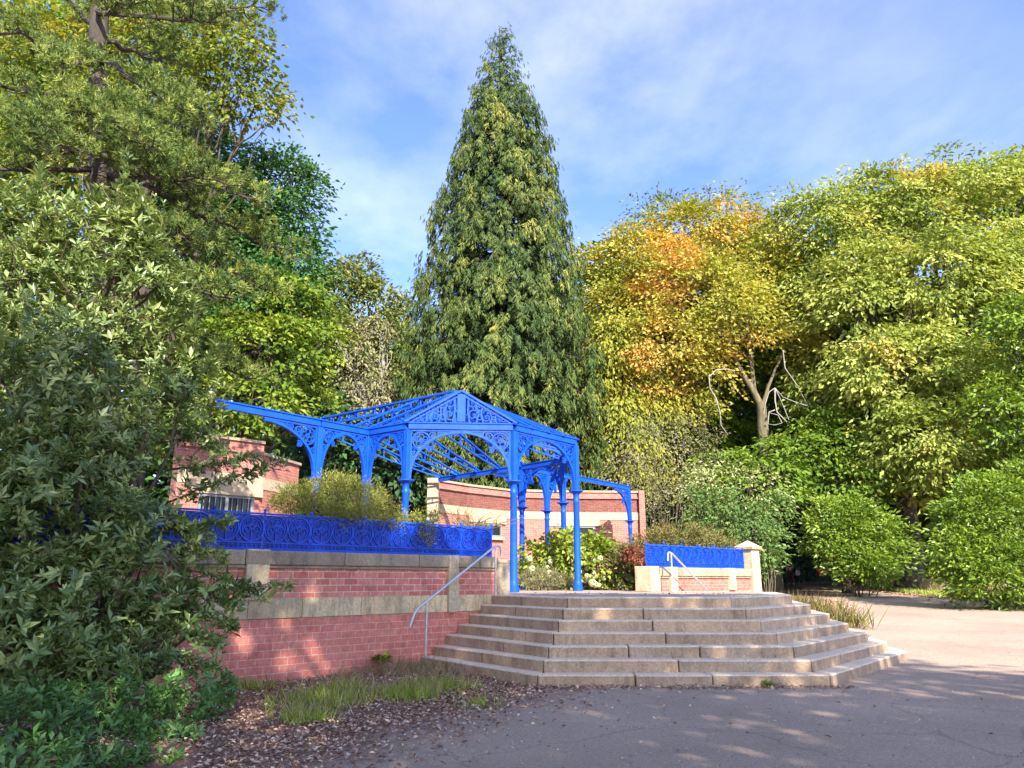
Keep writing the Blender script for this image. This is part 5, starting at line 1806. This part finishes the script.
SHADE = [((1, -6, 0), [((1, -6, 10.5), (3.6, 3.4, 2.8)), ((3.5, -4.5, 13), (3.4, 2.6, 2.4)), ((0, -4.5, 13), (3, 2.4, 2.2)), ((3, -7.5, 9.3), (3.2, 3, 2.2)), ((-.5, -7.5, 8.3), (2.6, 2.6, 1.8))]),
         ((8, -6, 0), [((8, -6, 10.5), (3.6, 3.4, 2.8)), ((10.2, -4.5, 12.8), (2.6, 2.6, 2.2)), ((6.8, -4.2, 13.4), (3, 2.4, 2.2)), ((8, -8, 8.6), (3.4, 3, 2)), ((11, -8, 9), (2.6, 2.6, 2))]),
         ((14, -13, 0), [((14, -13, 10), (3.6, 3.6, 3)), ((12, -12, 12.5), (3, 3, 2.4)), ((16, -13, 8), (3.2, 3, 2.4))]),
         ((-6, -6, 0), [((-6, -6, 9), (3.4, 3.2, 2.4)), ((-3.5, -4.5, 12), (2.8, 2.4, 2.2)), ((-7.5, -7, 11), (2.4, 2.4, 2))])]
for k, (b, l) in enumerate(SHADE):
    shade_tree(b, l, ['broadleaf tree directly behind the viewer', 'broadleaf tree behind the viewer on the right shading the steps', 'broadleaf tree farthest behind the viewer on the right', 'broadleaf tree behind the viewer on the left'][k])

# ================================================================== LIGHT
SUN_EL, SUN_DIR = R(34), Vector((.30, -.95))      # direction towards the sun
sd = Vector((SUN_DIR.normalized().x * math.cos(SUN_EL), SUN_DIR.normalized().y * math.cos(SUN_EL), math.sin(SUN_EL)))
sl_ = bpy.data.lights.new('sun', 'SUN')
sl_.energy = 4.1
sl_.angle = R(0.6)
sl_.color = (1.0, 0.93, 0.80)
so = bpy.data.objects.new('sun', sl_)
col.objects.link(so)
so.rotation_euler = sd.to_track_quat('Z', 'Y').to_euler()
w = bpy.data.worlds.new('World')
scene.world = w
w.use_nodes = True
nt = w.node_tree
bg = nt.nodes['Background']
sky = nt.nodes.new('ShaderNodeTexSky')
sky.sky_type = 'NISHITA'
sky.sun_disc = False
sky.sun_elevation = SUN_EL
sky.sun_rotation = math.atan2(SUN_DIR.x, SUN_DIR.y)
sky.air_density = 1.0
sky.dust_density = 1.2
sky.ozone_density = 1.6
g = nt.nodes.new('ShaderNodeTexCoord').outputs['Generated']
# clouds on a plane high above: divide the direction by its height
sp = nt.nodes.new('ShaderNodeSeparateXYZ'); nt.links.new(g, sp.inputs[0])
zz = nt.nodes.new('ShaderNodeMath'); zz.operation = 'MAXIMUM'; zz.inputs[1].default_value = .06
nt.links.new(sp.outputs[2], zz.inputs[0])
dv = nt.nodes.new('ShaderNodeVectorMath'); dv.operation = 'DIVIDE'
cb = nt.nodes.new('ShaderNodeCombineXYZ')
for i in range(2): nt.links.new(sp.outputs[i], dv.inputs[0]) if False else None
nt.links.new(g, dv.inputs[0])
for i in range(3): nt.links.new(zz.outputs[0], cb.inputs[i])
nt.links.new(cb.outputs[0], dv.inputs[1])
mp = nt.nodes.new('ShaderNodeMapping'); mp.inputs['Location'].default_value = CLOUD_OFF; mp.inputs['Scale'].default_value = (1, .7, 1)
nt.links.new(dv.outputs[0], mp.inputs[0])
n1 = noise(nt, mp.outputs[0], 1.5, 8, .58)
r1 = ramp(nt, n1, [(CLOUD_LO, 0.0), (CLOUD_HI, 1.0)])
n2 = noise(nt, mp.outputs[0], .45, 4, .5)
r2 = ramp(nt, n2, [(.35, .15), (.6, 1.0)])
mm = nt.nodes.new('ShaderNodeMath'); mm.operation = 'MULTIPLY'
nt.links.new(r1.outputs[0], mm.inputs[0]); nt.links.new(r2.outputs[0], mm.inputs[1])
m3 = nt.nodes.new('ShaderNodeMath'); m3.operation = 'MULTIPLY'; m3.inputs[1].default_value = .55
nt.links.new(mm.outputs[0], m3.inputs[0])
tint = mixc(nt, 1.0, sky.outputs[0], SKY_TINT, 'MULTIPLY')
c = mixc(nt, m3.outputs[0], tint, CLOUD_COL)
nt.links.new(c, bg.inputs[0])
bg.inputs[1].default_value = 0.15

vs_ = scene.view_settings
scene.display_settings.display_device = 'sRGB'
vs_.view_transform = 'Standard'
vs_.look = 'None'
vs_.exposure = EXPOSURE
vs_.gamma = 1
vs_.use_curve_mapping = False
scene.cycles.max_bounces = 5
scene.cycles.diffuse_bounces = 3
scene.cycles.glossy_bounces = 2
scene.cycles.transmission_bounces = 3
scene.cycles.transparent_max_bounces = 4
scene.cycles.use_denoising = True
scene.cycles.sample_clamp_indirect = 6
